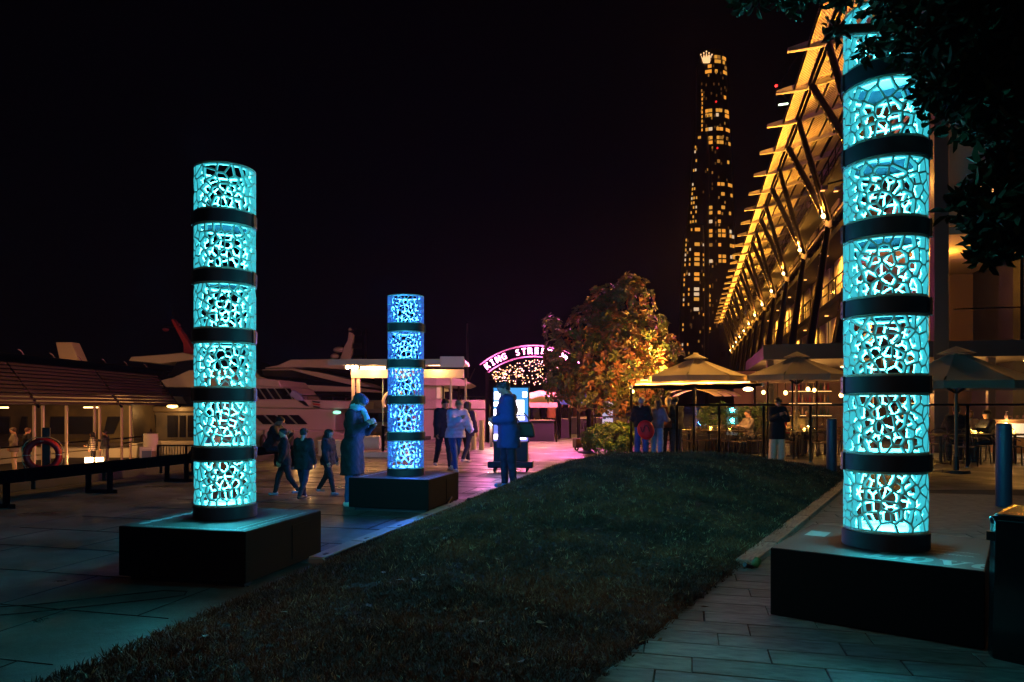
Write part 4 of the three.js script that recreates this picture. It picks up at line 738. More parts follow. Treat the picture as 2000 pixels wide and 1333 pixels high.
// ------------------------------------------------------------------ glass fence, tables, chairs, candles
{
  const F0 = V(3.6, 0, -20.55), FD = V(0.9033, 0, 0.429), t = thing('glass_fence', 'clear glass fence with steel posts and dark top rail round the terrace', 'fence', [0, 0, 0]);
  const pane = phys([0.92, 0.95, 0.94], 0.02, { transmission: 1, thickness: 0, ior: 1.6 }), post = std([0.5, 0.48, 0.5], 0.28, { metalness: 0.8 }), rail = std('#17130f', 0.5), yaw = -Math.atan2(0.429, 0.9033);
  for (let i = 0; i < 8; i++) {
    if (i === 0) continue;
    const a = F0.clone().addScaledVector(FD, i * 1.16), b = F0.clone().addScaledVector(FD, (i + 1) * 1.16), m = a.clone().lerp(b, 0.5);
    part('glass_pane', box(1.1, 1.36, 0.012, m.x, 0.76, m.z, yaw), pane, t);
    part('top_rail', bar(V(a.x, 1.5, a.z), V(b.x, 1.5, b.z), 0.055, 0.05), rail, t);
    part('post', [rod(V(a.x, 0, a.z), V(a.x, 1.48, a.z), 0.032, 0.032, 12), cyl(0.07, 0.07, 0.012, a.x, 0, a.z, 16)], post, t);
  }
  for (const k of [9.28]) { const a = F0.clone().addScaledVector(FD, k); part('post', rod(V(a.x, 0, a.z), V(a.x, 1.48, a.z), 0.032, 0.032, 12), post, t); }
  // lettering and ring printed on two panes
  const ink2 = std([0.7, 0.66, 0.62], 0.6), c = F0.clone().addScaledVector(FD, 5.6);
  part('ring_print', place(new THREE.TorusGeometry(0.2, 0.008, 6, 40), c.x, 1.12, c.z + 0.02, 0, yaw), ink2, t);
  for (const [k, y, s] of [[5.42, 0.72, 0.1], [2.5, 0.68, 0.085]]) { const p = F0.clone().addScaledVector(FD, k), g = new TextGeometry('& Bar', { font, size: s, depth: 0.004, curveSegments: 4 }); part('lettering', place(g, p.x, y, p.z + 0.025, 0, yaw), ink2, t); }
  const scr = thing('tall_windbreak', 'tall clear windbreak between thin dark posts behind the glass fence', 'screen', [0, 0, 0]);
  for (let i = 0; i < 3; i++) { const a = px(1500 + i * 48, 795, 21.4 - i * 0.3), b = px(1548 + i * 48, 795, 21.1 - i * 0.3), m = a.clone().lerp(b, 0.5); part('glass_pane', box(a.distanceTo(b) - 0.03, 2.1, 0.012, m.x, 1.1, m.z, Math.atan2(-(b.z - a.z), b.x - a.x)), pane, scr); part('post', rod(V(a.x, 0, a.z), V(a.x, 2.2, a.z), 0.022, 0.022, 8), rail, scr); }
}
const chairWood = std('#3a2414', 0.5), rattan = std('#4c3119', 0.6);
const chair0 = thing('cafe_chair', '', 'chair', [0, 0, 0], 0);
for (const [x, z, k] of [[-0.2, 0.2, 0], [0.2, 0.2, 0], [-0.19, -0.2, 1], [0.19, -0.2, 1]]) part('leg', rod(V(x * 1.12, 0, z * 1.1), V(x, k ? 0.46 : 0.45, z), 0.014, 0.016, 8), chairWood, chair0);
part('seat', [place(lathe([[0.001, -0.02], [0.21, -0.02], [0.225, -0.005], [0.21, 0.012], [0.001, 0.0]], 24), 0, 0.46, 0)], rattan, chair0);
part('back_frame', tube([V(-0.19, 0.45, -0.19), V(-0.24, 0.68, -0.2), V(-0.21, 0.83, -0.25), V(0, 0.88, -0.3), V(0.21, 0.83, -0.25), V(0.24, 0.68, -0.2), V(0.19, 0.45, -0.19)], 0.014, 40, 6), chairWood, chair0);
for (let k = 0; k < 4; k++) { const y = 0.55 + k * 0.075, w = 0.215 + 0.01 * k; part('back_slat', tube([V(-w, y, -0.2), V(-w * 0.5, y + 0.01, -0.255), V(w * 0.5, y + 0.01, -0.255), V(w, y, -0.2)], 0.009, 14, 5), rattan, chair0); }
part('arm', tube([V(-0.24, 0.68, -0.2), V(-0.27, 0.67, 0.05), V(-0.22, 0.6, 0.2)], 0.012, 14, 6), chairWood, chair0); part('arm', tube([V(0.24, 0.68, -0.2), V(0.27, 0.67, 0.05), V(0.22, 0.6, 0.2)], 0.012, 14, 6), chairWood, chair0);
const table0 = thing('cafe_table', '', 'table', [0, 0, 0], 0);
part('tabletop', rbox(0.75, 0.035, 0.75, 0.01, 0, 0.735, 0), std('#3d2716', 0.35), table0); part('pedestal', [cyl(0.04, 0.035, 0.7, 0, 0.02, 0, 12)], std('#100e0c', 0.5), table0); part('foot', cyl(0.24, 0.2, 0.025, 0, 0, 0, 20), std('#100e0c', 0.5), table0);
const candle0 = thing('candle_lantern', '', 'candle', [0, 0, 0], 0);
part('glass_jar', cyl(0.042, 0.046, 0.09, 0, 0, 0, 16, true), phys([1, 0.9, 0.6], 0.15, { transmission: 0.9, thickness: 0, side: THREE.DoubleSide }), candle0); part('flame', ball(0.022, 0, 0.045, 0, 1, 1.6, 1, 10), glow([1, 0.6, 0.12], 14), candle0); part('wax', cyl(0.036, 0.036, 0.02, 0, 0.002, 0, 14), glow([1, 0.55, 0.1], 1.2), candle0);
let firstT = true, firstC = true, firstK = true;
const CH = 'cafe chairs round the terrace tables';
function setTable(x, d, label, chairs, candles) {
  const p = px(x, 795, d), put = (proto, first, l, pos, turn, g) => { if (first) { proto.position.set(...pos); proto.rotation.y = turn; tag(proto, l, null, g); return proto; } return copyOf(proto, l, pos, turn, g); };
  put(table0, firstT, label, [p.x, 0, p.z], 0.3, 'terrace tables'); firstT = false;
  chairs.forEach(([a, r, l]) => { put(chair0, firstC, l, [p.x + Math.sin(a) * r, 0, p.z + Math.cos(a) * r], a + Math.PI, CH); firstC = false; });
  candles.forEach(([dx, dz, l, y]) => { put(candle0, firstK, l, [p.x + dx, y ?? 0.753, p.z + dz], 0, 'table candles'); firstK = false; pointLight([1, 0.55, 0.14], 0.8, [p.x + dx, 0.85, p.z + dz], 0.03); });
}
setTable(1385, 21.3, 'terrace table with two candles beside the first parasol pole', [[0.5, 0.72, 'cafe chair nearest the glass at the two-candle table'], [2.6, 0.75, 'cafe chair on the far side of the two-candle table'], [-1.3, 0.74, 'cafe chair left of the two-candle table']], [[0.02, 0.1, 'tall candle glass on the two-candle table'], [0.26, 0.12, 'square candle glass right of the tall one']]);
setTable(1424, 20.9, 'terrace table with one candle, right of the first parasol pole', [[0.1, 0.7, 'cafe chair with its slatted back to the fence, at the one-candle table'], [1.5, 0.74, 'cafe chair right of the one-candle table'], [3.4, 0.72, 'cafe chair behind the one-candle table']], [[0.0, 0.05, 'candle on the table right of the parasol pole']]);
setTable(1345, 21.8, 'terrace table with glasses behind the group of four', [[0.4, 0.72, 'cafe chair close behind the group of four'], [-0.9, 0.72, 'cafe chair half hidden by the group of four']], []);
setTable(1568, 20.4, 'terrace table with a bright square candle behind the cream trousers', [[0.3, 0.72, 'cafe chair in front of the bright square candle'], [-0.9, 0.76, 'cafe chair beside the person in cream trousers'], [1.4, 0.74, 'cafe chair right of the bright square candle']], [[0.0, 0.12, 'bright square candle behind the fence']]);
setTable(1612, 21.6, 'terrace table close to the shorter bollard line, half in the dark', [[0.6, 0.72, 'cafe chair behind the left bollard'], [-1.0, 0.72, 'cafe chair between the dark table and the bright square candle']], []);
setTable(1902, 18.9, 'terrace table with a cluster of candles right of the tall pillar', [[0.5, 0.74, 'round-backed cafe chair in front of the candle cluster'], [-0.5, 0.9, 'cafe chair under the broad diner in black'], [1.7, 0.74, 'cafe chair under the diner in the black hat']], [[-0.06, 0.05, 'left candle of the cluster right of the tall pillar'], [0.05, 0.0, 'middle candle of the cluster right of the tall pillar'], [0.15, 0.1, 'right candle of the cluster right of the tall pillar']]);
setTable(1838, 18.2, 'dark terrace table just right of the tall pillar', [[0.2, 0.72, 'slatted cafe chair just right of the tall pillar'], [2.9, 0.72, 'cafe chair beyond the dark table by the tall pillar']], []);
setTable(1983, 18.4, 'terrace table with a candle at the right edge beside the counter', [[-0.6, 0.74, 'cafe chair left of the table at the counter'], [0.6, 0.74, 'cafe chair in front of the table at the counter']], [[-0.1, 0.1, 'candle on the table beside the bright counter']]);
{ // glasses on the tables
  const g0 = lathe([[0.001, 0], [0.028, 0.002], [0.032, 0.1], [0.03, 0.1], [0.026, 0.006], [0.001, 0.004]], 14), gm = phys([0.95, 0.95, 0.95], 0.05, { transmission: 1, thickness: 0, side: THREE.DoubleSide });
  [[1338, 21.7], [1346, 21.6], [1353, 21.8], [1360, 21.6], [1549, 20.3], [1590, 20.2], [1610, 21.5]].forEach(([x, d], i) => { const p = px(x, 795, d); solo('drinking_glass', ['drinking glass, first on the table behind the group of four', 'drinking glass, second on the table behind the group of four', 'drinking glass, third on the table behind the group of four', 'drinking glass, last on the table behind the group of four', 'drinking glass left of the bright square candle', 'drinking glass right of the bright square candle', 'drinking glass on the half-dark table behind the bollard'][i], 'glass', g0, gm, [p.x, 0.753, p.z], 'glasses on the terrace tables'); });
}
{ // counter with a lamp, dispenser bottle, menu on the boards
  const p = px(1978, 795, 22.4), t = thing('counter', 'brightly lit bar counter with glasses at the right edge', 'counter', [p.x, 0, p.z], TURN);
  part('front_panel', rbox(1.7, 1.0, 0.5, 0.01, 0.3, 0.5, 0), std('#8a6b52', 0.5), t); part('countertop', rbox(1.8, 0.05, 0.6, 0.01, 0.3, 1.03, 0), std('#a8917c', 0.3), t);
  part('lit_panel', box(1.2, 0.42, 0.02, 0.4, 0.72, 0.262), glow([1, 0.72, 0.5], 0.9), t); part('tube_light', rod(V(-0.28, 0.62, 0.28), V(-0.28, 0.95, 0.28), 0.03, 0.03, 10), glow([1, 0.85, 0.65], 14), t); pointLight(WARM, 2.5, [-0.28, 0.85, 0.42], 0.06, t);
  part('glassware', Array.from({ length: 12 }, (_, i) => cyl(0.03, 0.025, 0.12, -0.2 + i * 0.09, 1.06, (i % 2) * 0.12, 8)), phys([0.9, 0.8, 0.75], 0.1, { transmission: 0.8, thickness: 0 }), t).userData.kind = 'stuff';
  const q = px(1966, 795, 22.2); const b = thing('dispenser_bottle', 'pale pump bottle standing left of the bright counter', 'bottle', [q.x, 1.0, q.z]); part('bottle_body', lathe([[0.001, 0], [0.05, 0], [0.05, 0.16], [0.02, 0.2], [0.02, 0.24], [0.001, 0.24]], 16), std('#d8b4a8', 0.4), b); part('pump', [cyl(0.008, 0.008, 0.06, 0, 0.24, 0, 8), box(0.06, 0.015, 0.02, 0.02, 0.3, 0)], std('#e8e0d8', 0.4), b); part('stand', cyl(0.03, 0.03, 1.0, 0, -1.0, 0, 10), poleMat, b);
}

// ------------------------------------------------------------------ the waterside: bench, lifebuoy, wharf, ferries, yachts
{
  const t = thing('long_bench', 'long low timber bench on steel frames along the edge of the quay', 'bench', [0, 0, 0]), wood = std('#2b2022', 0.55, { map: concreteTex }), iron = std('#4b4654', 0.45);
  const at = (z) => V(-7.3 + 0.262 * (z - 10.6), 0, -z), n = V(0.967, 0, 0.253);
  for (let z = 8.2, i = 0; z < 17.4; z += 2.3, i++) for (let k = 0; k < 3; k++) { const a = at(z).addScaledVector(n, (k - 1) * 0.17), b = at(Math.min(z + 2.27, 17.4)).addScaledVector(n, (k - 1) * 0.17); a.y = b.y = 0.43; part('bench_beam', bar(a, b, 0.05, 0.155), wood, t); }
  for (let z = 8.4; z < 17.4; z += 1.78) { const c = at(z), L = c.clone().addScaledVector(n, -0.22), R = c.clone().addScaledVector(n, 0.22); part('bench_frame', [bar(V(L.x, 0.02, L.z), V(L.x, 0.4, L.z), 0.04, 0.08), bar(V(R.x, 0.02, R.z), V(R.x, 0.4, R.z), 0.04, 0.08), bar(V(L.x, 0.385, L.z), V(R.x, 0.385, R.z), 0.03, 0.08), bar(V(L.x - 0.05, 0.012, L.z), V(R.x + 0.12, 0.012, R.z), 0.02, 0.1)], iron, t); }
}
{
  const c = px(83, 889, 16), t = thing('lifebuoy', 'red lifebuoy with rope hanging on a dark post at the quay edge', 'lifebuoy', [c.x, c.y, c.z], 0.35);
  part('ring', torus(0.315, 0.068, 0, 0, 0, 0, 0, 48, 16), std('#b5121f', 0.5, { bumpMap: concreteBump, bumpScale: 0.003 }), t);
  for (let k = 0; k < 4; k++) { const a = k * Math.PI / 2; part('band', place(torus(0.072, 0.008, 0, 0, 0, 0, 0, 20, 6), Math.cos(a) * 0.315, Math.sin(a) * 0.315, 0, -Math.PI / 2, 0, a), std('#d8c8c4', 0.7), t); }
  part('rope', tube(Array.from({ length: 17 }, (_, i) => { const a = i / 16 * Math.PI * 2, r = 0.39 + 0.035 * Math.abs(Math.sin(a * 2)); return V(Math.cos(a) * r, Math.sin(a) * r, 0.02); }), 0.01, 80, 5), std('#b8a48c', 0.9), t);
  const s = thing('lifebuoy_stand', 'dark post carrying the red lifebuoy', 'stand', [c.x, 0, c.z - 0.1], 0.35); part('post', rbox(0.16, 1.35, 0.06, 0.01, 0, 0.3, -0.05), std('#171316', 0.6), s); part('hook', rod(V(0, 0.64, -0.03), V(0, 0.64, 0.14), 0.015), std('#777', 0.4), s);
}
// the ferry wharf: deck, columns, louvred roof
const WH = -1.1;
{
  const t = thing('ferry_wharf', 'low ferry wharf shed with a sloping roof of brown louvres', 'wharf building', [0, 0, 0]);
  const deck = std('#3a2f28', 0.8, { map: concreteTex }), louvre = std([0.075, 0.048, 0.038], 0.5, { bumpMap: concreteBump, bumpScale: 0.003 }), frame = std([0.55, 0.42, 0.3], 0.45), pipe = std([0.35, 0.25, 0.2], 0.45);
  part('deck', box(7, 0.3, 34, -19.2, WH - 0.15, -25), deck, t);
  part('ridge_pipe', rod(V(-17.3, 3.14, -14), V(-17.3, 3.14, -35), 0.16, 0.16, 14), pipe, t);
  const N = 11; // louvres: long blades from the ridge down to the eave
  for (let k = 0; k < N; k++) { const u = (k + 0.4) / N, x = lerp(-17.35, -16.2, u), y = lerp(3.0, 1.5, u); for (let s = 0; s < 4; s++) part('louvre', box(0.03, 0.125, 5.1, x, y, -16.6 - s * 5.16 + rr(-0.02, 0.02), 0, 0, 0.95 + rr(-0.03, 0.03)), louvre, t); }
  for (let s = 0; s <= 4; s++) part('louvre_bracket', bar(V(-17.4, 3.05, -14.05 - s * 5.16), V(-16.2, 1.42, -14.05 - s * 5.16), 0.06), pipe, t);
  for (let s = 0; s < 12; s++) part('pipe_bracket', tube([V(-17.3, 3.3, -15 - s * 1.7), V(-17.3, 3.42, -14.85 - s * 1.7), V(-17.3, 3.46, -14.7 - s * 1.7)], 0.02, 6, 5), pipe, t);
  for (const [x, z] of [[66, 25.5], [83, 26], [129, 27.5], [184, 30], [194, 31], [237, 31.6], [254, 33.2]]) { const p = px(x, 795, z); part('column', rbox(0.085, 2.6, 0.1, 0.02, p.x, WH + 1.3, p.z), frame, t); }
  { const a = px(237, 795, 31.6), b = px(254, 795, 33.2); for (const y of [-0.2, 0.0]) part('cross_bar', bar(V(a.x, y, a.z), V(b.x, y, b.z), 0.05), frame, t); }
  part('rail', [bar(V(-18.6, -0.05, -14), V(-18.6, -0.05, -36), 0.05), bar(V(-18.6, -0.45, -14), V(-18.6, -0.45, -36), 0.03)], frame, t);
  const tubeM = glow([1, 0.62, 0.25], 5);
  for (const z of [20, 26.5, 32.5]) { part('tube_light', rod(V(-19.2, 1.42, -z + 0.6), V(-19.2, 1.42, -z - 0.6), 0.03, 0.03, 8), tubeM, t); spot(WARM, 46, [-19.2, 1.3, -z], [-0.55, -0.2, -1], 0.95, 0.1, t, 0.5); pointLight(WARM, 3.5, [-19.2, 1.25, -z], 0.2, t); }
  // marker drum, notice and gangway rail at its end
  const d = px(294, 795, 30), white = std([0.6, 0.52, 0.46], 0.6);
  const drum = thing('mooring_pile', 'white-topped mooring pile beside the wharf notice', 'pile', [d.x, -2.4, d.z]); part('pile', cyl(0.2, 0.2, 2.6, 0, 0, 0, 24), std('#6b5a4c', 0.7), drum); part('cap', cyl(0.28, 0.28, 0.72, 0, 2.0, 0, 28), white, drum); part('bracket', [box(0.2, 0.06, 0.2, 0, 2.75, 0), rod(V(0, 2.7, 0), V(0, 2.9, 0), 0.03)], std('#3a2f28', 0.6), drum);
  const n = px(284, 795, 29), sg = thing('notice_board', 'small blue and white notice board in front of the mooring pile', 'sign', [n.x, -1.0, n.z], 0.3);
  part('board', box(0.44, 0.78, 0.04, 0, 0.42, 0), std(0xffffff, 0.7, { map: canvasTex(128, 240, (c, w, h) => { c.fillStyle = '#b9b4b4'; c.fillRect(0, 0, w, h); c.fillStyle = '#d8d2cc'; for (let i = 0; i < 4; i++) c.fillRect(14, 16 + i * 16, 100 - (i % 2) * 26, 8); c.fillStyle = '#52627c'; c.fillRect(10, 90, 108, 140); c.fillStyle = '#c9b59c'; c.beginPath(); c.moveTo(14, 200); c.lineTo(60, 140); c.lineTo(112, 190); c.lineTo(112, 226); c.lineTo(14, 226); c.fill(); }) }), sg); part('legs', [box(0.04, 1.2, 0.04, -0.18, 0, -0.03), box(0.04, 1.2, 0.04, 0.18, 0, -0.03)], pipe, sg);
  const g0 = px(308, 795, 28.5), g1 = px(480, 795, 27), rl = thing('gangway_railing', 'pale railing of the gangway behind the left pillar', 'railing', [0, 0, 0]);
  part('top_bar', bar(V(g0.x, -0.1, g0.z), V(g1.x, -0.02, g1.z), 0.06), frame, rl); part('bottom_bar', bar(V(g0.x, -1.0, g0.z), V(g1.x, -0.95, g1.z), 0.05), frame, rl);
  for (let i = 0; i <= 30; i++) { const p = g0.clone().lerp(g1, i / 30); part('baluster', bar(V(p.x, -1.0, p.z), V(p.x, -0.08, p.z), i % 10 ? 0.022 : 0.07), frame, rl); }
  part('sloping_handrail', rod(V(px(338, 795, 26).x, -1.0, -26), V(px(382, 795, 26).x, 0.0, -26), 0.06, 0.06, 8), std('#1b1614', 0.5), rl);
  part('gangway_deck', box(6, 0.2, 3, px(400, 795, 28).x, -1.12, -28.6), deck, rl);
}
// ferries and yachts: hulls and cabins drawn side-on in metres, with thickness, windows set in as parts of their own
const paintW = std([0.36, 0.31, 0.27], 0.4), paintY = std([0.5, 0.38, 0.16], 0.45, { map: concreteTex }), winM = phys([0.008, 0.008, 0.01], 0.06), trimM = std([0.4, 0.36, 0.33], 0.4);
function vessel(name, label, pos, turn) { return thing(name, label, 'boat', pos, turn); }
const slab = (t, nm, pts, depth, mat, z = 0, bev = 0.06) => part(nm, poly(pts, depth, bev).translate(0, 0, z), mat, t);
const quadw = (x, y, w, h, sl = 0) => [[x, y], [x + w, y], [x + w + sl, y + h], [x + sl, y + h]];
{ // the ferry behind the wharf (its side runs along the shed)
  const D = 36, S = D / FOCAL, o = px(0, 795, D), t = vessel('ferry', 'yellow-sided ferry with slanted dark windows moored behind the wharf shed', [o.x, 0, -D]), X = (p) => p * S, Y = (p) => EYE + (795 - p) * S;
  slab(t, 'hull', [[X(-120), Y(1010)], [X(262), Y(1010)], [X(275), Y(866)], [X(-120), Y(866)]], 7, std([0.42, 0.38, 0.34], 0.4), -3.2);
  slab(t, 'cabin', [[X(-120), Y(866)], [X(262), Y(866)], [X(256), Y(790)], [X(-120), Y(790)]], 6.4, paintY, -3.2);
  slab(t, 'roof', [[X(-120), Y(788)], [X(265), Y(788)], [X(255), Y(772)], [X(-120), Y(772)]], 6.8, paintW, -3.2);
  part('rubbing_strake', box(X(380), 0.18, 0.12, X(72), Y(868), 0.42), std('#241a14', 0.6), t);
  for (const [a, b, c, d2] of [[-40, 20, 18, 2], [36, 54, 46, 36], [98, 128, 90, 92], [136, 183, 0, 0], [203, 222, 237, 214]]) { const p = d2 ? [[X(a), Y(848)], [X(b), Y(848)], [X(c > b ? c : b), Y(814)], [X(Math.min(a + 8, d2 + 8)), Y(814)]] : quadw(X(a), Y(848), X(b - a), (848 - 814) * S); slab(t, 'window', p, 0.12, winM, 0.03, 0.01); }
  const g = new TextGeometry('Cruise', { font, size: 0.42, depth: 0.02, curveSegments: 4 }); part('lettering', g.translate(X(-6), Y(856), 0.06), std('#2a2018', 0.6), t);
  const f = px(66, 690, D), fin = part('funnel', poly([[-0.35, 0], [0.75, 0], [0.25, 1.1], [-0.6, 1.1]], 0.8, 0.05), std([0.5, 0.38, 0.3], 0.5), t); fin.position.set(X(66), Y(702), -3);
}
{ // cabin of the next ferry with doors, seen right of the wharf
  const D = 38, S = D / FOCAL, o = px(262, 795, D), t = vessel('harbour_launch', 'tan harbour launch with dark doorways between the wharf and the left pillar', [o.x, 0, -D]), X = (p) => (p - 262) * S, Y = (p) => EYE + (795 - p) * S;
  const tan = std([0.42, 0.32, 0.2], 0.5, { map: concreteTex });
  slab(t, 'hull', [[X(264), Y(1000)], [X(520), Y(1000)], [X(540), Y(862)], [X(264), Y(862)]], 6, paintW, -3);
  slab(t, 'cabin', [[X(264), Y(862)], [X(372), Y(862)], [X(392), Y(800)], [X(264), Y(800)]], 5.4, tan, -3); slab(t, 'bow_rail_wall', [[X(362), Y(862)], [X(520), Y(862)], [X(540), Y(838)], [X(380), Y(820)]], 5.4, paintW, -3.1);
  slab(t, 'fascia', quadw(X(262), Y(806), X(392), 12 * S), 5.7, std([0.4, 0.28, 0.12], 0.5, { map: concreteTex }), -3);
  for (const [a, b, y0, y1] of [[284, 299, 836, 811], [322, 342, 855, 812], [346, 357, 855, 812], [362, 376, 855, 812]]) slab(t, 'doorway', quadw(X(a), Y(y0), (b - a) * S, (y0 - y1) * S), 0.1, winM, -0.28, 0.01);
  part('deck_lamp', ball(0.2, X(340), Y(794), 0.2, 1.5, 0.5, 1, 12), glow([1, 0.6, 0.15], 5), t); pointLight(WARM, 7, [X(340), Y(800), 0.6], 0.12, t);
}
{ // tall motor yacht with the red mast, mostly behind the left pillar
  const D = 42, S = D / FOCAL, o = px(250, 795, D), t = vessel('motor_yacht', 'motor yacht with raked red mast behind the wharf roof', [o.x, 0, -D]), X = (p) => (p - 250) * S, Y = (p) => EYE + (795 - p) * S;
  slab(t, 'hard_top', [[X(250), Y(705)], [X(285), Y(708)], [X(312), Y(711)], [X(375), Y(703)], [X(380), Y(694)], [X(355), Y(689)], [X(300), Y(694)], [X(255), Y(697)]], 4, paintW, -2);
  slab(t, 'upper_cabin', [[X(325), Y(735)], [X(505), Y(735)], [X(480), Y(702)], [X(345), Y(704)]], 3.8, winM, -2);
  slab(t, 'bulwark', [[X(318), Y(757)], [X(540), Y(760)], [X(500), Y(722)], [X(376), Y(724)], [X(345), Y(738)], [X(320), Y(744)]], 5, paintW, -2); slab(t, 'main_cabin', [[X(322), Y(800)], [X(540), Y(800)], [X(540), Y(757)], [X(322), Y(757)]], 4.8, winM, -2);
  slab(t, 'hull', [[X(322), Y(1000)], [X(580), Y(1000)], [X(600), Y(800)], [X(322), Y(800)]], 5.4, paintW, -2.2);
  slab(t, 'mast', [[X(331), Y(690)], [X(356), Y(690)], [X(340), Y(662)], [X(309), Y(616)], [X(305), Y(618)], [X(330), Y(666)]], 0.5, std('#8e1220', 0.5), -2, 0.04);
  part('aerial', rod(V(X(307), Y(617), -2), V(X(302), Y(586), -2), 0.05, 0.02), trimM, t); part('radar', [bar(V(X(288), Y(632), -2), V(X(312), Y(631), -2), 0.1), ball(0.2, X(291), Y(637), -2, 1, 0.6, 1, 10), ball(0.12, X(318), Y(628), -2)], std('#6a0f1c', 0.5), t);
  part('rail', [rod(V(X(320), Y(726), -0.2), V(X(350), Y(725), -0.2), 0.03), rod(V(X(321), Y(742), -0.2), V(X(321), Y(726), -0.2), 0.03), rod(V(X(335), Y(740), -0.2), V(X(335), Y(726), -0.2), 0.03)], trimM, t);
}
{ // two-deck white cruiser with slanted windows
  const D = 33, S = D / FOCAL, o = px(500, 795, D), t = vessel('white_cruiser', 'white cruiser with two rows of slanted windows between left and middle pillars', [o.x, 0, -D], 0), X = (p) => (p - 500) * S, Y = (p) => EYE + (795 - p) * S;
  slab(t, 'hull', [[X(430), Y(990)], [X(765), Y(990)], [X(790), Y(872)], [X(650), Y(842)], [X(430), Y(838)]], 5.4, paintW, -2.4);
  slab(t, 'main_cabin', [[X(430), Y(842)], [X(655), Y(842)], [X(655), Y(800)], [X(430), Y(795)]], 4.8, paintW, -2.4);
  slab(t, 'upper_deck', [[X(430), Y(796)], [X(690), Y(800)], [X(690), Y(784)], [X(575), Y(780)], [X(430), Y(781)]], 5, paintW, -2.4);
  slab(t, 'upper_cabin', [[X(430), Y(782)], [X(578), Y(784)], [X(556), Y(757)], [X(540), Y(751)], [X(430), Y(749)]], 4.4, paintW, -2.4);
  for (let i = 0; i < 6; i++) { const a = 490 + i * 15 - Math.max(0, i - 3) * 4, w = i > 3 ? 7 : 11; slab(t, 'window', [[X(a + 15), Y(781)], [X(a + 15 + w), Y(781)], [X(a + w), Y(759)], [X(a), Y(759)]], 0.1, winM, -0.17, 0.01); }
  for (let i = 0; i < 4; i++) { const a = 496 + i * 23; slab(t, 'window', [[X(a + 18), Y(829)], [X(a + 36), Y(829)], [X(a + 18), Y(811)], [X(a), Y(811)]], 0.1, winM, 0.03, 0.01); }
  slab(t, 'wing_stay', [[X(566), Y(772)], [X(598), Y(795)], [X(606), Y(795)], [X(585), Y(770)], [X(572), Y(762)]], 0.4, std([0.2, 0.22, 0.4], 0.4), -0.1, 0.02);
  slab(t, 'roof', [[X(430), Y(750)], [X(550), Y(758)], [X(540), Y(742)], [X(470), Y(736)], [X(430), Y(736)]], 4.6, paintW, -2.4);
  for (const [k, c] of [[0, '#20263e'], [1, '#9c2030'], [2, '#20263e']]) slab(t, 'stripe', [[X(612 + k), Y(786 + k * 5)], [X(625), Y(788 + k * 5)], [X(627), Y(785 + k * 5)], [X(611 + k), Y(783 + k * 5)]], 0.06, std(c, 0.5), 0.13, 0.005);
  part('deck_rail', [rod(V(X(560), Y(772), 0), V(X(690), Y(776), 0), 0.03), ...[575, 600, 625, 650, 675].map((x) => rod(V(X(x), Y(786), 0), V(X(x), Y(773), 0), 0.025))], trimM, t);
  for (const x of [520, 575, 640, 700]) part('fender', [ball(0.16, X(x), Y(862), 0.45, 1, 2.2, 1, 10), rod(V(X(x), Y(858), 0.42), V(X(x), Y(840), 0.3), 0.02)], std('#2a2622', 0.6), t);
  part('mooring_line', tube([V(X(700), Y(842), 0.3), V(X(720), Y(872), 2.5), V(X(742), Y(880), 6)], 0.03, 16, 5), std('#8a7a66', 0.9), t);
  part('cabin_light', ball(0.14, X(660), Y(806), 0.2, 1.4, 0.6, 0.6, 8), glow([0.25, 0.9, 0.6], 1.5), t);
}
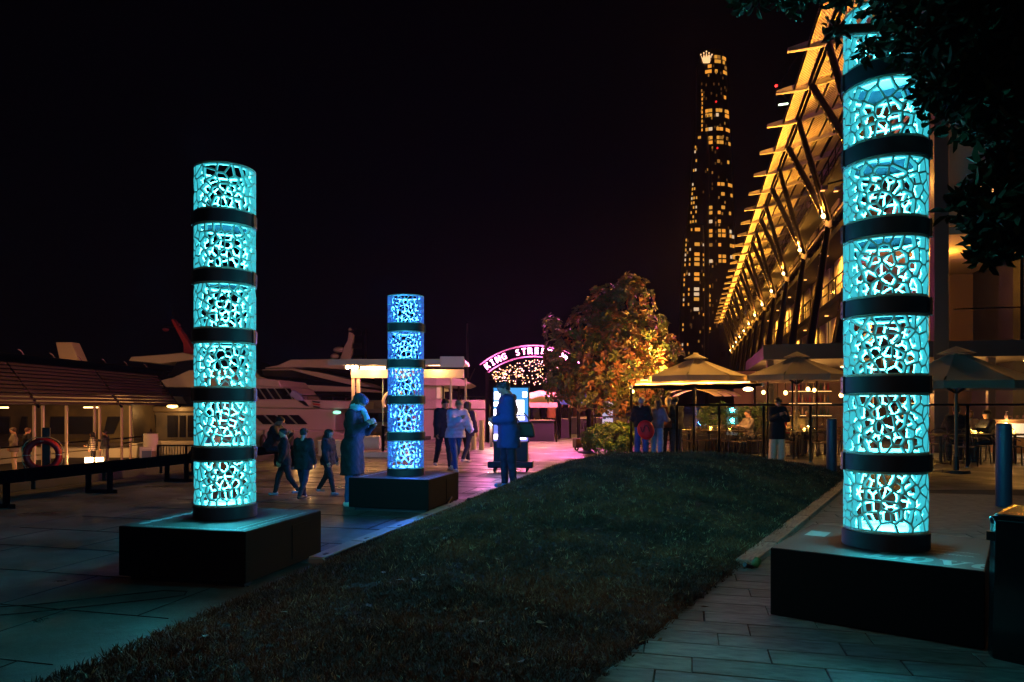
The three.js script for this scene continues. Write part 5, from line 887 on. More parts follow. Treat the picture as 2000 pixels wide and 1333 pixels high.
{ // the largest yacht behind: sweeping decks and the radar mast
  const D = 40, S = D / FOCAL, o = px(500, 795, D), t = vessel('large_yacht', 'largest yacht with sweeping dark window bands and a pale radar mast', [o.x, 0, -D]), X = (p) => (p - 500) * S, Y = (p) => EYE + (795 - p) * S;
  slab(t, 'hull', [[X(440), Y(980)], [X(800), Y(980)], [X(830), Y(836)], [X(440), Y(836)]], 7, paintW, -4);
  slab(t, 'flybridge', [[X(505), Y(716)], [X(530), Y(712)], [X(556), Y(700)], [X(650), Y(699)], [X(700), Y(706)], [X(690), Y(722)], [X(590), Y(716)], [X(505), Y(719)]], 5, paintW, -3.5);
  slab(t, 'wheelhouse_glass', [[X(594), Y(716)], [X(694), Y(738)], [X(684), Y(722)], [X(650), Y(716)]], 4.6, winM, -3.5);
  slab(t, 'upper_sweep', [[X(500), Y(721)], [X(560), Y(718)], [X(620), Y(727)], [X(690), Y(744)], [X(720), Y(756)], [X(690), Y(754)], [X(620), Y(738)], [X(560), Y(722)], [X(500), Y(722)]], 5.2, paintW, -3.4, 0.03);
  slab(t, 'window_band', [[X(500), Y(734)], [X(570), Y(737)], [X(630), Y(746)], [X(720), Y(760)], [X(690), Y(752)], [X(620), Y(734)], [X(560), Y(722)], [X(500), Y(719)]], 5, winM, -3.5, 0.02);
  slab(t, 'lower_sweep', [[X(500), Y(745)], [X(560), Y(750)], [X(690), Y(756)], [X(760), Y(768)], [X(690), Y(765)], [X(500), Y(764)], [X(500), Y(734)], [X(570), Y(737)], [X(630), Y(746)]].slice(0, 6).concat([[X(500), Y(734)]]), 5.4, paintW, -3.3, 0.03);
  slab(t, 'main_cabin', [[X(500), Y(800)], [X(800), Y(800)], [X(770), Y(768)], [X(500), Y(764)]], 5.2, paintW, -3.5); slab(t, 'saloon_window', [[X(603), Y(782)], [X(765), Y(782)], [X(745), Y(764)], [X(588), Y(764)]], 0.12, winM, -0.84, 0.02);
  slab(t, 'main_deck', [[X(440), Y(838)], [X(820), Y(838)], [X(830), Y(796)], [X(440), Y(798)]], 6.2, paintW, -3.9); slab(t, 'hull_window', quadw(X(690), Y(825), 70 * S, 18 * S, 0), 0.12, winM, -0.75, 0.02); slab(t, 'hull_window', quadw(X(600), Y(825), 46 * S, 18 * S, 0), 0.12, winM, -0.75, 0.02);
  const M = (x, y) => V(X(x), Y(y), -3.5);
  slab(t, 'mast', [[X(636), Y(694)], [X(659), Y(695)], [X(664), Y(640)], [X(655), Y(636)], [X(652), Y(655)], [X(645), Y(668)]], 0.5, paintW, -3.5, 0.05);
  for (const [y, a, b] of [[638, 654, 680], [666, 655, 680], [692, 630, 680]]) part('spreader', bar(M(a, y), M(b, y - 1), 0.16, 0.3), paintW, t);
  part('radar', [ball(0.28, X(633), Y(674), -3.5, 1.4, 0.7, 1, 12), bar(M(630, 681), M(646, 678), 0.16), ball(0.24, X(624), Y(688), -3.5, 1.2, 0.8, 1, 12), rod(M(657, 638), M(657, 628), 0.05), rod(M(668, 638), M(668, 629), 0.05), ball(0.12, X(656), Y(631), -3.5)], paintW, t);
  part('whip_aerial', rod(M(689, 706), M(689, 630), 0.06, 0.04), std([0.55, 0.4, 0.4], 0.5), t);
}
{ // yacht stern right of the middle pillar
  const D = 31, S = D / FOCAL, o = px(880, 795, D), t = vessel('stern_yacht', 'yacht with covered aft deck right of the middle pillar', [o.x, 0, -D]), X = (p) => (p - 880) * S, Y = (p) => EYE + (795 - p) * S;
  slab(t, 'hull', [[X(780), Y(980)], [X(945), Y(980)], [X(950), Y(800)], [X(800), Y(800)]], 5, paintW, -3);
  slab(t, 'aft_deck', [[X(800), Y(800)], [X(952), Y(800)], [X(946), Y(781)], [X(800), Y(781)]], 5, paintW, -2.9); slab(t, 'cabin', [[X(800), Y(782)], [X(856), Y(782)], [X(856), Y(748)], [X(800), Y(748)]], 4, std([0.42, 0.36, 0.3], 0.4), -3);
  slab(t, 'deck_roof', [[X(800), Y(752)], [X(905), Y(754)], [X(919), Y(748)], [X(895), Y(738)], [X(800), Y(736)]], 4.8, paintW, -3); slab(t, 'saloon_window', quadw(X(848), Y(778), 8 * S, 22 * S), 4.1, glow([0.6, 0.3, 0.12], 0.5), -3, 0.01);
  for (const x of [862, 893]) part('stanchion', rod(V(X(x), Y(781), -0.8), V(X(x), Y(752), -0.8), 0.04), trimM, t);
  part('deck_rail', [rod(V(X(895), Y(774), -0.6), V(X(945), Y(776), -0.6), 0.035), ...[900, 914, 928, 942].map((x) => rod(V(X(x), Y(782), -0.6), V(X(x), Y(774), -0.6), 0.03))], trimM, t);
  part('deck_chairs', [box(0.5, 0.6, 0.5, X(872), Y(777), -2), box(0.5, 0.6, 0.5, X(884), Y(777), -2.2)], winM, t).userData.kind = 'stuff';
  part('whip_aerial', rod(V(X(908), Y(735), -2), V(X(907), Y(622), -2), 0.06, 0.035), std([0.6, 0.42, 0.48], 0.5), t); part('outrigger', rod(V(X(912), Y(746), -1), V(X(925), Y(718), -1), 0.04, 0.02), trimM, t);
}
{ // lit shelter with a flat roof on the quay
  const D = 22.5, S = D / FOCAL, o = px(690, 795, D), t = thing('quay_shelter', 'flat-roofed quay shelter with bright tube lights behind the middle pillar', 'shelter', [o.x, 0, -D]), X = (p) => (p - 690) * S, Y = (p) => EYE + (795 - p) * S, metal = std([0.5, 0.42, 0.36], 0.45);
  part('roof', [box(X(908) - X(648), 0.1, 2.6, (X(908) + X(648)) / 2, Y(706), -1.0)], std([0.5, 0.42, 0.34], 0.6), t); part('roof_edge', box(X(910) - X(646), 0.16, 0.08, (X(910) + X(646)) / 2, Y(710), 0.36), metal, t);
  part('beam', box(X(905) - X(684), 0.27, 0.2, (X(905) + X(684)) / 2, Y(730), -0.2), metal, t); part('end_panel', rbox(0.75, 0.34, 0.06, 0.02, X(885), Y(709), 0.42), std([0.75, 0.62, 0.55], 0.5), t);
  for (const x of [687, 697]) part('post', rbox(0.1, Y(735) + 0, 0.12, 0.01, X(x), Y(735) / 2, -0.2), metal, t); for (const x of [872, 903]) part('post', rbox(0.07, Y(735), 0.07, 0.01, X(x), Y(735) / 2, -1.6), metal, t);
  part('tube_light', rod(V(X(706), Y(720), 0.16), V(X(754), Y(720), 0.16), 0.05, 0.05, 10), glow([1, 0.68, 0.28], 12), t); part('tube_light', rod(V(X(838), Y(713), 0.1), V(X(868), Y(713), 0.1), 0.04, 0.04, 10), glow([1, 0.62, 0.36], 4), t);
  for (const x of [680, 690, 697]) part('lamp', ball(0.07, X(x), Y(718), 0.1, 1, 1, 1, 8), glow([1, 0.66, 0.28], 12), t);
  pointLight([1, 0.42, 0.12], 7, [X(730), Y(724), 0.28], 0.14, t); pointLight(WARM, 6, [X(853), Y(717), 0.2], 0.14, t); pointLight([1, 0.42, 0.12], 3, [X(688), Y(724), 0.2], 0.1, t);
  const pane = phys([0.9, 0.95, 0.92], 0.03, { transmission: 1, thickness: 0 }); part('glass_pane', box(X(850) - X(744), 2.3, 0.014, (X(850) + X(744)) / 2, 1.25, -0.3), pane, t); part('glass_edge', box(0.03, 2.5, 0.03, X(744), 1.3, -0.3), std([0.25, 0.4, 0.3], 0.2), t);
  part('round_sign', torus(0.36, 0.05, X(768), Y(786), -0.25, 0, 0, 30, 8, Math.PI * 1.15), std([0.7, 0.6, 0.5], 0.5), t);
}
{ // equipment box, bollards and ground lamps along the quay
  const lampM = glow([1, 0.62, 0.3], 9);
  [[183, 910, 28.4, -1.0, 'double ground lamp glowing at the feet of the plaid shirt', 2], [577, 884, 18.4, 0, 'small square ground lamp left of the strollers', 1], [603, 884, 18.2, 0, 'taller pair of light slots behind the middle stroller', 3]].forEach(([x, y, d, base, label, kind]) => {
    const p = px(x, y, d), t = thing('ground_lamp', label, 'ground lamp', [p.x, base, p.z]);
    part('housing', rbox(0.34, 0.1, 0.2, 0.02, 0, 0.05, 0), std('#1a1614', 0.6), t);
    if (kind === 3) for (const k of [0, 1]) part('lamp_slot', box(0.07, 0.22, 0.05, -0.06 + k * 0.13, 0.25 + k * 0.04, 0), lampM, t); else for (let k = 0; k < kind; k++) part('lamp_face', rbox(kind === 2 ? 0.32 : 0.13, kind === 2 ? 0.26 : 0.1, 0.06, 0.015, kind === 2 ? -0.2 + k * 0.42 : 0, kind === 2 ? 0.3 : 0.15, 0), lampM, t);
    pointLight(WARM, kind === 2 ? 5 : 2.2, [p.x, base + 0.4, p.z + 0.2], 0.06);
  });
  const c = px(745, 795, 20.6), t = thing('mooring_winch', 'pale winch and cleats on a low platform behind the middle pillar', 'winch', [c.x, 0, c.z]), m = std([0.45, 0.4, 0.36], 0.5);
  part('platform', rbox(1.5, 0.16, 0.7, 0.02, 0, 0.08, 0), m, t); part('drum', place(cyl(0.2, 0.2, 0.5, 0, -0.25, 0, 20), -0.3, 0.42, 0, 0, 0, Math.PI / 2), m, t); part('frame', [torus(0.28, 0.025, 0.3, 0.45, 0, 0, 0, 24, 6), bar(V(0.05, 0.16, 0), V(0.05, 0.9, 0), 0.07), bar(V(0.55, 0.16, 0), V(0.55, 0.8, 0), 0.07), bar(V(0.05, 0.85, 0), V(0.55, 0.78, 0), 0.05)], m, t);
  const q = px(655, 795, 21), b = thing('locker', 'low pale locker left of the beanie wearer', 'locker', [q.x, 0, q.z]); part('locker_body', rbox(0.9, 0.42, 0.5, 0.02, 0, 0.21, 0), std([0.4, 0.33, 0.28], 0.6), b); part('lid', rbox(0.94, 0.05, 0.54, 0.015, 0, 0.445, 0), m, b);
}

// ------------------------------------------------------------------ screen, street sign, market, bollards, cable ramp, wrapped case
{
  const D = 15.9, c = px(998, 795, D), t = thing('screen_kiosk', 'tall double-sided lit screen on a dark wheeled stand behind the parka', 'display', [c.x, 0, -D], -0.08), dark = std('#1a1520', 0.5), H = 1.2, y0 = 0.68;
  part('stand', rbox(0.76, 0.56, 0.26, 0.012, 0, 0.4, 0), dark, t); part('base_plate', rbox(1.0, 0.14, 0.5, 0.02, 0, 0.17, 0), dark, t);
  for (const [x, z] of [[-0.36, 0.15], [0.36, 0.15], [-0.36, -0.15], [0.36, -0.15]]) { const w = part('caster', torus(0.035, 0.02, x, 0.055, z, 0, Math.PI / 2, 16, 8), std('#0c0c0e', 0.6), t); part('fork', box(0.02, 0.08, 0.06, x + 0.03, 0.08, z), dark, w); }
  part('bezel', [rbox(0.83, H + 0.05, 0.09, 0.012, 0, y0 + H / 2, -0.01)], dark, t);
  const img = canvasTex(256, 400, (g, w, h) => { g.fillStyle = '#4a9be0'; g.fillRect(0, 0, w, h); g.fillStyle = '#6f7fe6'; g.fillRect(0, 200, w, 200); g.fillStyle = '#8f86ea'; g.fillRect(0, 330, w, 70);  });
  const lit = std([0.02, 0.02, 0.02], 0.3); lit.emissive = new THREE.Color(1, 1, 1); lit.emissiveMap = img; lit.emissiveIntensity = 1.15; const white = glow([1, 0.9, 1], 5);
  for (const s of [1, -1]) { part('screen', place(new THREE.PlaneGeometry(0.77, H - 0.02), 0, y0 + H / 2, s > 0 ? 0.0375 : -0.0575, 0, s > 0 ? 0 : Math.PI), lit, t); const a = new THREE.RectAreaLight(new THREE.Color().setRGB(0.62, 0.36, 1), 13, 0.75, 1.15); a.position.set(0, y0 + H / 2, s > 0 ? 0.05 : -0.07); if (s > 0) a.rotation.y = Math.PI; t.add(a);
    if (s > 0) for (const [x, y, w, h] of [[4, 30, 44, 60], [214, 30, 34, 40], [2, 106, 84, 34], [2, 160, 70, 70], [150, 92, 76, 112], [160, 216, 70, 26], [2, 250, 60, 26], [190, 300, 50, 90], [2, 350, 46, 40]]) part('screen_block', box(w / 256 * 0.77, h / 400 * 1.18, 0.002, -0.385 + (x + w / 2) / 256 * 0.77, y0 + 0.01 + 1.18 * (1 - (y + h / 2) / 400), 0.0395), white, t); }
}
{ // arched street sign with letters of bulbs and a net of fairy lights
  const D = 29, S = D / FOCAL, t = thing('arched_street_sign', 'arched pink neon street sign over a net of warm fairy lights', 'sign', [0, 0, -D]), X = (p) => (p - 1000) * S, Y = (p) => EYE + (795 - p) * S;
  const R = 152, cx = 1042, cy = 838, on = (a, r = R) => [cx + r * Math.sin(a), cy - r * Math.cos(a)], pink = glow([1, 0.17, 0.24], 2.8), frame = std([0.07, 0.06, 0.06], 0.5);
  [...'KING STREET WHARF'].forEach((ch, i) => {
    if (ch === ' ') return;
    const a = -0.635 + i * 0.082 + (i > 4 ? 0.02 : 0) + (i < 4 ? 0.0 : 0), [x, y] = on(a), g = new TextGeometry(ch, { font, size: 0.25, depth: 0.06, curveSegments: 4 }); g.computeBoundingBox(); g.translate(-(g.boundingBox.max.x + g.boundingBox.min.x) / 2, -0.12, 0);
    part('letter', place(g, X(x), Y(y), 0.05, 0, 0, -a), pink, t);
    if (i % 3 === 1) pointLight([1, 0.14, 0.5], 48, [X(x), Y(y), 0.45], 0.2, t);
  });
  for (const r of [R - 11, R + 11]) part('arch_rail', tube(Array.from({ length: 13 }, (_, i) => { const [x, y] = on(-0.7 + i * 0.12, r); return V(X(x), Y(y), 0); }), 0.035, 40, 6), frame, t);
  part('post', [rod(V(X(952), 0, 0.1), V(X(952), Y(728), 0.1), 0.09, 0.08, 10)], frame, t); part('post', rod(V(X(1150), 0, 0), V(X(1150), Y(728), 0), 0.09, 0.08, 10), frame, t); part('post', rod(V(X(990), Y(752), -1.2), V(X(990), Y(735), -1.2), 0.05), frame, t);
  part('tie_bar', [bar(V(X(952), Y(742), 0), V(X(1150), Y(742), 0), 0.05), bar(V(X(952), Y(733), -0.8), V(X(1150), Y(722), -0.8), 0.05), bar(V(X(955), Y(722), -0.4), V(X(1150), Y(706), -0.4), 0.05)], frame, t);
  const bulbs = []; for (let i = 0; i < 300; i++) { const a = rr(-0.62, 0.5), u = rnd(), [x, y] = on(a, R - 14); const yy = lerp(y + 2, 752 - 14 * Math.abs(a), u); if (yy < y) continue; const p = V(X(x + rr(-3, 3)), Y(yy), rr(-1.6, -0.1)); bulbs.push(ball(0.02, p.x, p.y, p.z, 1, 1, 1, 5)); }
  part('fairy_lights', bulbs, glow([1, 0.46, 0.12], 4), t).userData.kind = 'stuff'; pointLight(WARM, 8, [X(1010), Y(745), -0.8], 0.3, t);
}
{ // market stalls beyond
  const tent = (label, x0, x1, y0, y1, d, c, k) => {
    const a = px(x0, 795, d), b = px(x1, 795, d), Yt = EYE + (795 - y0) / FOCAL * d, Ye = EYE + (795 - y1) / FOCAL * d, t = thing('market_stall', label, 'market stall', [(a.x + b.x) / 2, 0, -d - 0.8], 0), w = (b.x - a.x) / 2, cl = std(c, 0.85, { side: THREE.DoubleSide });
    part('awning', sheet(10, 8, (u, v) => { const s = Math.abs(v - 0.35) / 0.65; return [lerp(-w, w, u), lerp(Yt, Ye, Math.min(1, s)) - 0.05 * Math.sin(u * 9), lerp(1.6, -1.2, v)]; }), cl, t);
    part('valance', sheet(16, 1, (u, v) => [lerp(-w, w, u), Ye + 0.02 - v * 0.2, 1.61]), cl, t);
    for (const s of [-1, 1]) part('post', rod(V(s * w * 0.96, 0, 1.5), V(s * w * 0.96, Ye, 1.5), 0.03), std('#8a7a6a', 0.5), t);
    part('counter', rbox(w * 1.7, 0.85, 0.5, 0.02, 0, 0.43, 0.9), std('#2c2433', 0.7), t); part('countertop', rbox(w * 1.8, 0.05, 0.6, 0.01, 0, 0.88, 0.9), std('#6a5a62', 0.5), t);
    part('strip_lamp', box(w * 1.3, 0.04, 0.05, 0, Ye - 0.12, 1.3), glow([1, 0.7, 0.4], 7), t); pointLight(WARM, k, [0, Ye - 0.25, 1.2], 0.2, t); return t;
  };
  tent('market stall with sloping cream awning beside the lit screen', 1024, 1086, 764, 788, 30, '#c9b08c', 9);
  tent('market stall with blue awning and red emblem behind the crowd', 1092, 1112, 768, 783, 33, '#3f62a8', 5);
  tent('market stall with blue awning right of the dark signboard', 1128, 1160, 769, 784, 34, '#4a6ab0', 8);
  tent('long market stall with warm strip lamp under the tree', 1108, 1196, 780, 790, 38, '#b99a70', 16);
  const e = px(1091, 774, 31.2), em = thing('banner', 'dark banner with a small red flower emblem between the stalls', 'banner', [e.x, e.y, e.z]); part('banner_cloth', box(0.24, 0.34, 0.02, 0, 0, 0), std('#1b1a3a', 0.8), em); part('emblem', Array.from({ length: 5 }, (_, i) => ball(0.04, Math.sin(i * 1.257) * 0.045, 0.06 + Math.cos(i * 1.257) * 0.045, 0.015, 1, 1, 0.4, 8)), std('#c01a2a', 0.6), em); part('text_line', box(0.16, 0.03, 0.01, 0, -0.06, 0.012), std('#c8c4d0', 0.6), em); part('pole', rod(V(0, -e.y, -0.03), V(0, 0.2, -0.03), 0.02), frameGrey(), em);
  const s = px(1128, 795, 27), sb = thing('signboard', 'dark square signboard on a tall post at the crowd', 'sign', [s.x, 0, s.z]); part('board', rbox(0.27, 0.4, 0.03, 0.01, 0, 1.62, 0), std('#2a1d33', 0.6), sb); part('post', [rod(V(0, 0.04, 0), V(0, 1.45, 0), 0.025), cyl(0.2, 0.18, 0.04, 0, 0, 0, 18)], frameGrey(), sb);
  const p = px(1187, 808, 24.2), pb = thing('lit_poster', 'pale lilac lit poster panel between bush and magnolia trunk', 'display', [p.x, 0, p.z]); part('frame', rbox(0.42, 0.86, 0.05, 0.01, 0, 1.24, -0.01), frameGrey(), pb); part('poster_screen', box(0.36, 0.78, 0.01, 0, 1.24, 0.022), glow([0.55, 0.5, 0.75], 0.75), pb); part('legs', [rod(V(-0.15, 0, 0), V(-0.15, 0.85, 0), 0.02), rod(V(0.15, 0, 0), V(0.15, 0.85, 0), 0.02)], frameGrey(), pb); { const a = new THREE.RectAreaLight(new THREE.Color().setRGB(0.7, 0.6, 1), 0.8, 0.36, 0.78); a.position.set(0, 1.24, 0.035); a.rotation.y = Math.PI; pb.add(a); }
  const n = px(1162, 800, 25.5), nb = thing('notice', 'small white notice on an amber-lit post left of the lilac poster', 'sign', [n.x, 0, n.z]); part('sheet', box(0.13, 0.26, 0.01, 0, 1.36, 0.03), std('#e8dce8', 0.7), nb); part('post', rod(V(-0.09, 0, 0), V(-0.09, 1.55, 0), 0.04), std('#b08a4a', 0.6), nb);
  // sandwich board stand with flat foot by the bush
  const q = px(1143, 884, 22.6), st = thing('sign_stand', 'grey domed sign stand at the near corner of the bush', 'stand', [q.x, 0, -22.4]); part('base', lathe([[0.001, 0.16], [0.05, 0.15], [0.1, 0.1], [0.24, 0.03], [0.25, 0], [0.001, 0]], 28), std('#6a6474', 0.45), st); part('post', rod(V(0, 0.12, 0), V(-0.02, 0.95, 0), 0.02), frameGrey(), st); part('lantern_frame', [bar(V(-0.12, 0.75, 0), V(-0.12, 1.05, 0), 0.02), bar(V(0.08, 0.75, 0), V(0.08, 1.05, 0), 0.02), bar(V(-0.12, 1.05, 0), V(0.08, 1.05, 0), 0.02)], std('#b9a6b0', 0.5), st);
  const w = px(1131, 870, 23.6), wb = thing('wheeled_crate', 'brown wheeled crate left of the bush', 'crate', [w.x, 0, w.z], 0.3); part('crate_body', rbox(0.34, 0.3, 0.3, 0.02, 0, 0.25, 0), std('#5a3a28', 0.7), wb); for (const k of [-1, 1]) part('wheel', torus(0.05, 0.025, k * 0.14, 0.075, 0.14, 0, 0, 16, 8), std('#0c0c0e', 0.6), wb);
}
function frameGrey() { return frameGrey.m ??= std('#4a4450', 0.5); }
{ // the quay-side lamps seen as points behind the puffer jacket
  [[919, 840, 25, 'low quay lamp right of the lilac puffer jacket'], [959, 827, 25.5, 'quay lamp left of the lit screen']].forEach(([x, y, d, label]) => { const p = px(x, y, d), t = thing('quay_lamp', label, 'lamp', [p.x, 0, p.z]); part('post', rbox(0.1, p.y, 0.1, 0.01, 0, p.y / 2, -0.08), frameGrey(), t); part('lamp_bulb', ball(0.08, 0, p.y, 0, 1, 1, 1, 10), glow([1, 0.62, 0.35], 20), t); pointLight([1, 0.6, 0.36], 5, [0, p.y, 0.14], 0.06, t); });
  const p = px(932, 870, 24), t = thing('quay_bollards', 'cluster of pale mooring posts beside the quay lamp', 'mooring posts', [p.x, 0, p.z]); for (const [x, h] of [[-0.3, 1.1], [-0.12, 1.25], [0.15, 1.0]]) part('mooring_post', cyl(0.09, 0.08, h, x, 0, x * 0.5, 14), std([0.4, 0.34, 0.3], 0.6), t);
}
{ // bollards on the path
  const b0 = thing('bollard', 'slate-blue steel bollard behind the tall pillar, left of it', 'bollard', [6.47, 0, -14.4], 0, 'steel bollards along the path'), m = std('#353d52', 0.42, { metalness: 0.3 });
  part('shaft', lathe([[0.001, 0], [0.1, 0], [0.1, 1.17], [0.094, 1.2], [0.085, 1.212], [0.001, 1.216]], 32), m, b0); part('foot_ring', lathe([[0.1, 0], [0.135, 0], [0.135, 0.014], [0.1, 0.02]], 32), std('#30343f', 0.4), b0); part('cap_line', torus(0.1005, 0.0035, 0, 1.12, 0, Math.PI / 2, 0, 32, 6), std('#2a2e3c', 0.5), b0);
  copyOf(b0, 'slate-blue steel bollard standing alone right of the tall pillar', [6.97, 0, -10.08]);
}
{ // cable ramp along the turf
  const t = thing('cable_ramp', 'long ribbed cable ramp lying between promenade and turf', 'cable ramp', [0, 0, 0]), m = std('#7b7f8c', 0.5), lidM = std('#8f8476', 0.6);
  const a = V(-1.82, 0, -6.55), b = V(-0.28, 0, -12.2), n = 7, dir = b.clone().sub(a).divideScalar(n), L = dir.length(), yaw = Math.atan2(-dir.z, dir.x);
  const prof = poly([[-0.17, 0], [0.17, 0], [0.08, 0.05], [-0.08, 0.05]], L - 0.012, 0.004), ribs = merge(Array.from({ length: Math.floor(L / 0.028) }, (_, i) => bar(V(0.085, 0.05, -L / 2 + 0.02 + i * 0.028), V(0.165, 0.006, -L / 2 + 0.02 + i * 0.028), 0.01)));
  for (let i = 0; i < n; i++) { const c = a.clone().addScaledVector(dir, i + 0.5), s = part('ramp_segment', prof, m, t, [c.x, 0.003, c.z]); s.rotation.y = yaw - Math.PI / 2; s.rotation.y = Math.atan2(-dir.x, -dir.z); part('ribs', ribs, m, s); part('lid', box(0.15, 0.012, L - 0.03, 0, 0.054, 0), lidM, s); part('slot', box(0.03, 0.006, 0.06, 0.02, 0.062, L * 0.3), ink, s); }
  const cab = thing('cable', 'loose black cables and plug at the corner of the middle plinth', 'cable', [0, 0, 0]), e = V(-0.72, 0, -10.35);
  for (let k = 0; k < 4; k++) part('cable_loop', tube([V(-0.95 + k * 0.02, 0.12, -10.5), V(-0.9, 0.03, -10.3 + k * 0.07), V(-0.75 + k * 0.05, 0.02 + k * 0.01, -10.1), V(-0.6, 0.09, -10.35 - k * 0.06), V(-0.68 - k * 0.03, 0.02, -10.6)], 0.013, 24, 6), ink, cab);
  part('plug', rbox(0.05, 0.06, 0.13, 0.015, -0.6, 0.1, -10.3, 0.6), ink, cab);
  const c2 = thing('cable_plug', 'green and dark cable plug against the corner of the big plinth', 'cable plug', [2.13, 0, -6.25], 0.4); c2.scale.setScalar(0.62); part('sleeve', place(cyl(0.03, 0.035, 0.16, 0, -0.08, 0, 14), -0.1, 0.09, 0, 0.2, 0, 1.2), std('#2b1018', 0.5), c2); part('socket', place(lathe([[0.001, 0], [0.05, 0], [0.06, 0.05], [0.05, 0.13], [0.001, 0.14]], 18), 0, 0.08, 0, 0.3, 0, -0.3), std('#3f6b3c', 0.5), c2); part('lead', tube([V(-0.17, 0.06, 0), V(-0.24, 0.03, 0.05), V(-0.22, 0.02, 0.16), V(-0.05, 0.02, 0.2)], 0.016, 16, 6), ink, c2);
}
{ // equipment case under black plastic at the right edge
  const t = thing('wrapped_case', 'equipment case wrapped in crumpled black plastic at the right edge', 'wrapped equipment', [3.07, 0, -3.98], 0.72), g = new RoundedBoxGeometry(0.5, 0.84, 0.56, 26, 0.05), p = g.attributes.position;
  for (let i = 0; i < p.count; i++) { const x = p.getX(i), y = p.getY(i), z = p.getZ(i), k = 0.06 * (fbm(x * 5 + z * 4 + 20, y * 3.2 + z * 3 + 20, 256, 3) - 0.5) * 2 + 0.05 * Math.abs(fbm(x * 14 + z * 11 + 20, y * 9 + z * 8 + 20, 256, 2) - 0.5) - 0.01, f = 1 + 0.1 * (0.44 - y); const l = Math.hypot(x, z) || 1; p.setXYZ(i, x * f + x / l * k * 1.6, y + (y > 0.3 ? k * 0.8 : 0), z * f + z / l * k * 1.6); }
  g.computeVertexNormals(); part('plastic_wrap', g.translate(0, 0.42, 0), phys([0.006, 0.006, 0.007], 0.13), t);
  part('cable', tube([V(-0.05, 0.9, 0.1), V(-0.18, 0.93, 0.16), V(-0.27, 0.84, 0.24), V(-0.3, 0.6, 0.27), V(-0.3, 0.3, 0.28), V(-0.31, 0.02, 0.3)], 0.011, 40, 7), ink, t); part('tape', [box(0.505, 0.05, 0.58, 0, 0.72, 0.0)].map((b) => b), std('#0a0a0b', 0.35), t);
}
// ------------------------------------------------------------------ the dark tree overhead on the right
{
  const t = thing('overhanging_tree', 'dark feathery tree hanging over the tall pillar in the upper right corner', 'tree', [4.6, 0, -4.2]), o = t.position, spots = [], tops = [];
  const clumps = [[1735, -6, 3.7, 46], [1800, 14, 3.4, 66], [1890, 60, 3.3, 110], [1980, 100, 3.2, 120], [1880, 170, 3.2, 80], [1970, 220, 3.1, 80], [1640, -30, 4.2, 42], [1560, -34, 4.4, 50], [1770, 104, 3.7, 26], [1978, 320, 3.0, 56], [1905, 400, 3.0, 44], [1985, 420, 2.9, 70], [1940, 470, 3.0, 36], [1850, 140, 3.4, 44], [1700, 92, 3.8, 16], [1480, -30, 4.6, 50], [1860, 10, 3.4, 70], [1625, 60, 4.3, 14]];
  for (const [x, y, d, r] of clumps) {
    const c = px(x, y, d).sub(o), R = r / FOCAL * d; tops.push(c.clone());
    for (let i = 0; i < 60 * (r / 60) ** 2; i++) { const q = V(rr(-1, 1), rr(-1, 1), rr(-1, 1)); if (q.lengthSq() > 1) { i--; continue; } const k = R * rr(0.8, 1.12); spots.push([c.x + q.x * k, c.y + q.y * k, c.z + q.z * k, V(rr(-0.7, 0.7), rr(-1, 0.2), rr(-0.7, 0.7)).normalize(), rr(0.6, 1.2)]); }
  }
  part('trunk', [tube([V(0, 0, 0), V(0.05, 1.5, 0.02), V(-0.1, 3.2, 0)], 0.16, 16, 10), ...tops.map((p, i) => new THREE.TubeGeometry(new THREE.CatmullRomCurve3([V(-0.08, 2.6 + (i % 4) * 0.3, 0), V(p.x * 0.4, lerp(3.2, p.y, 0.6) + 0.2, p.z * 0.4), p]), 14, 0.02 + (i % 3) * 0.006, 6))], bark, t);
  foliage('crown', whorl(8, 0.085, 0.013, 0.5, 0.3), std(0xffffff, 0.85, { side: THREE.DoubleSide }), spots, () => [rr(0.02, 0.04), rr(0.035, 0.06), rr(0.012, 0.02)], t);
}
// ------------------------------------------------------------------ lamps outside the frame whose light the photograph shows
function streetLamp(label, x, z, h, k, rgb) {
  const t = thing('street_lamp', label, 'street lamp', [x, 0, z]), m = std('#2a2a2c', 0.5);
  part('pole', cyl(0.07, 0.045, h, 0, 0, 0, 14), m, t); part('head', [rbox(0.5, 0.09, 0.24, 0.03, 0, h + 0.04, 0)], m, t); part('lamp_glass', box(0.4, 0.015, 0.18, 0, h - 0.02, 0), glow(rgb, 8), t); pointLight(rgb, k, [0, h - 0.12, 0], 0.2, t);
}
{ // flood mast out on the wharf, left of the frame
  const t = thing('flood_mast', 'flood mast on the wharf left of the view, turned to the moored boats', 'light mast', [-24, -2, -9]), m = std('#2a2a2c', 0.5);
  part('mast', cyl(0.12, 0.07, 9, 0, 0, 0, 14), m, t); part('head', rbox(0.5, 0.4, 0.3, 0.03, 0, 9.1, 0.1), m, t); part('lamp_face', box(0.4, 0.3, 0.02, 0, 9.1, -0.07), glow([1, 0.42, 0.16], 8), t);
  spot([1, 0.4, 0.13], 210, [0, 9.1, -0.25], [12.5, -5.5, -29], 0.55, 0.2, t, 0.6);
}
streetLamp('street lamp behind the camera beside the path', 4.5, 5.5, 5.5, 3, [1, 0.5, 0.2]);
streetLamp('street lamp behind the camera turned to the turf', -3.5, 3.0, 5.5, 1, [1, 0.5, 0.2]);
spot([1, 0.52, 0.2], 48, [-3.5, 5.4, 3.0], [4.6, -5.4, -11.5], 0.36, 0.2, scene, 0.8);

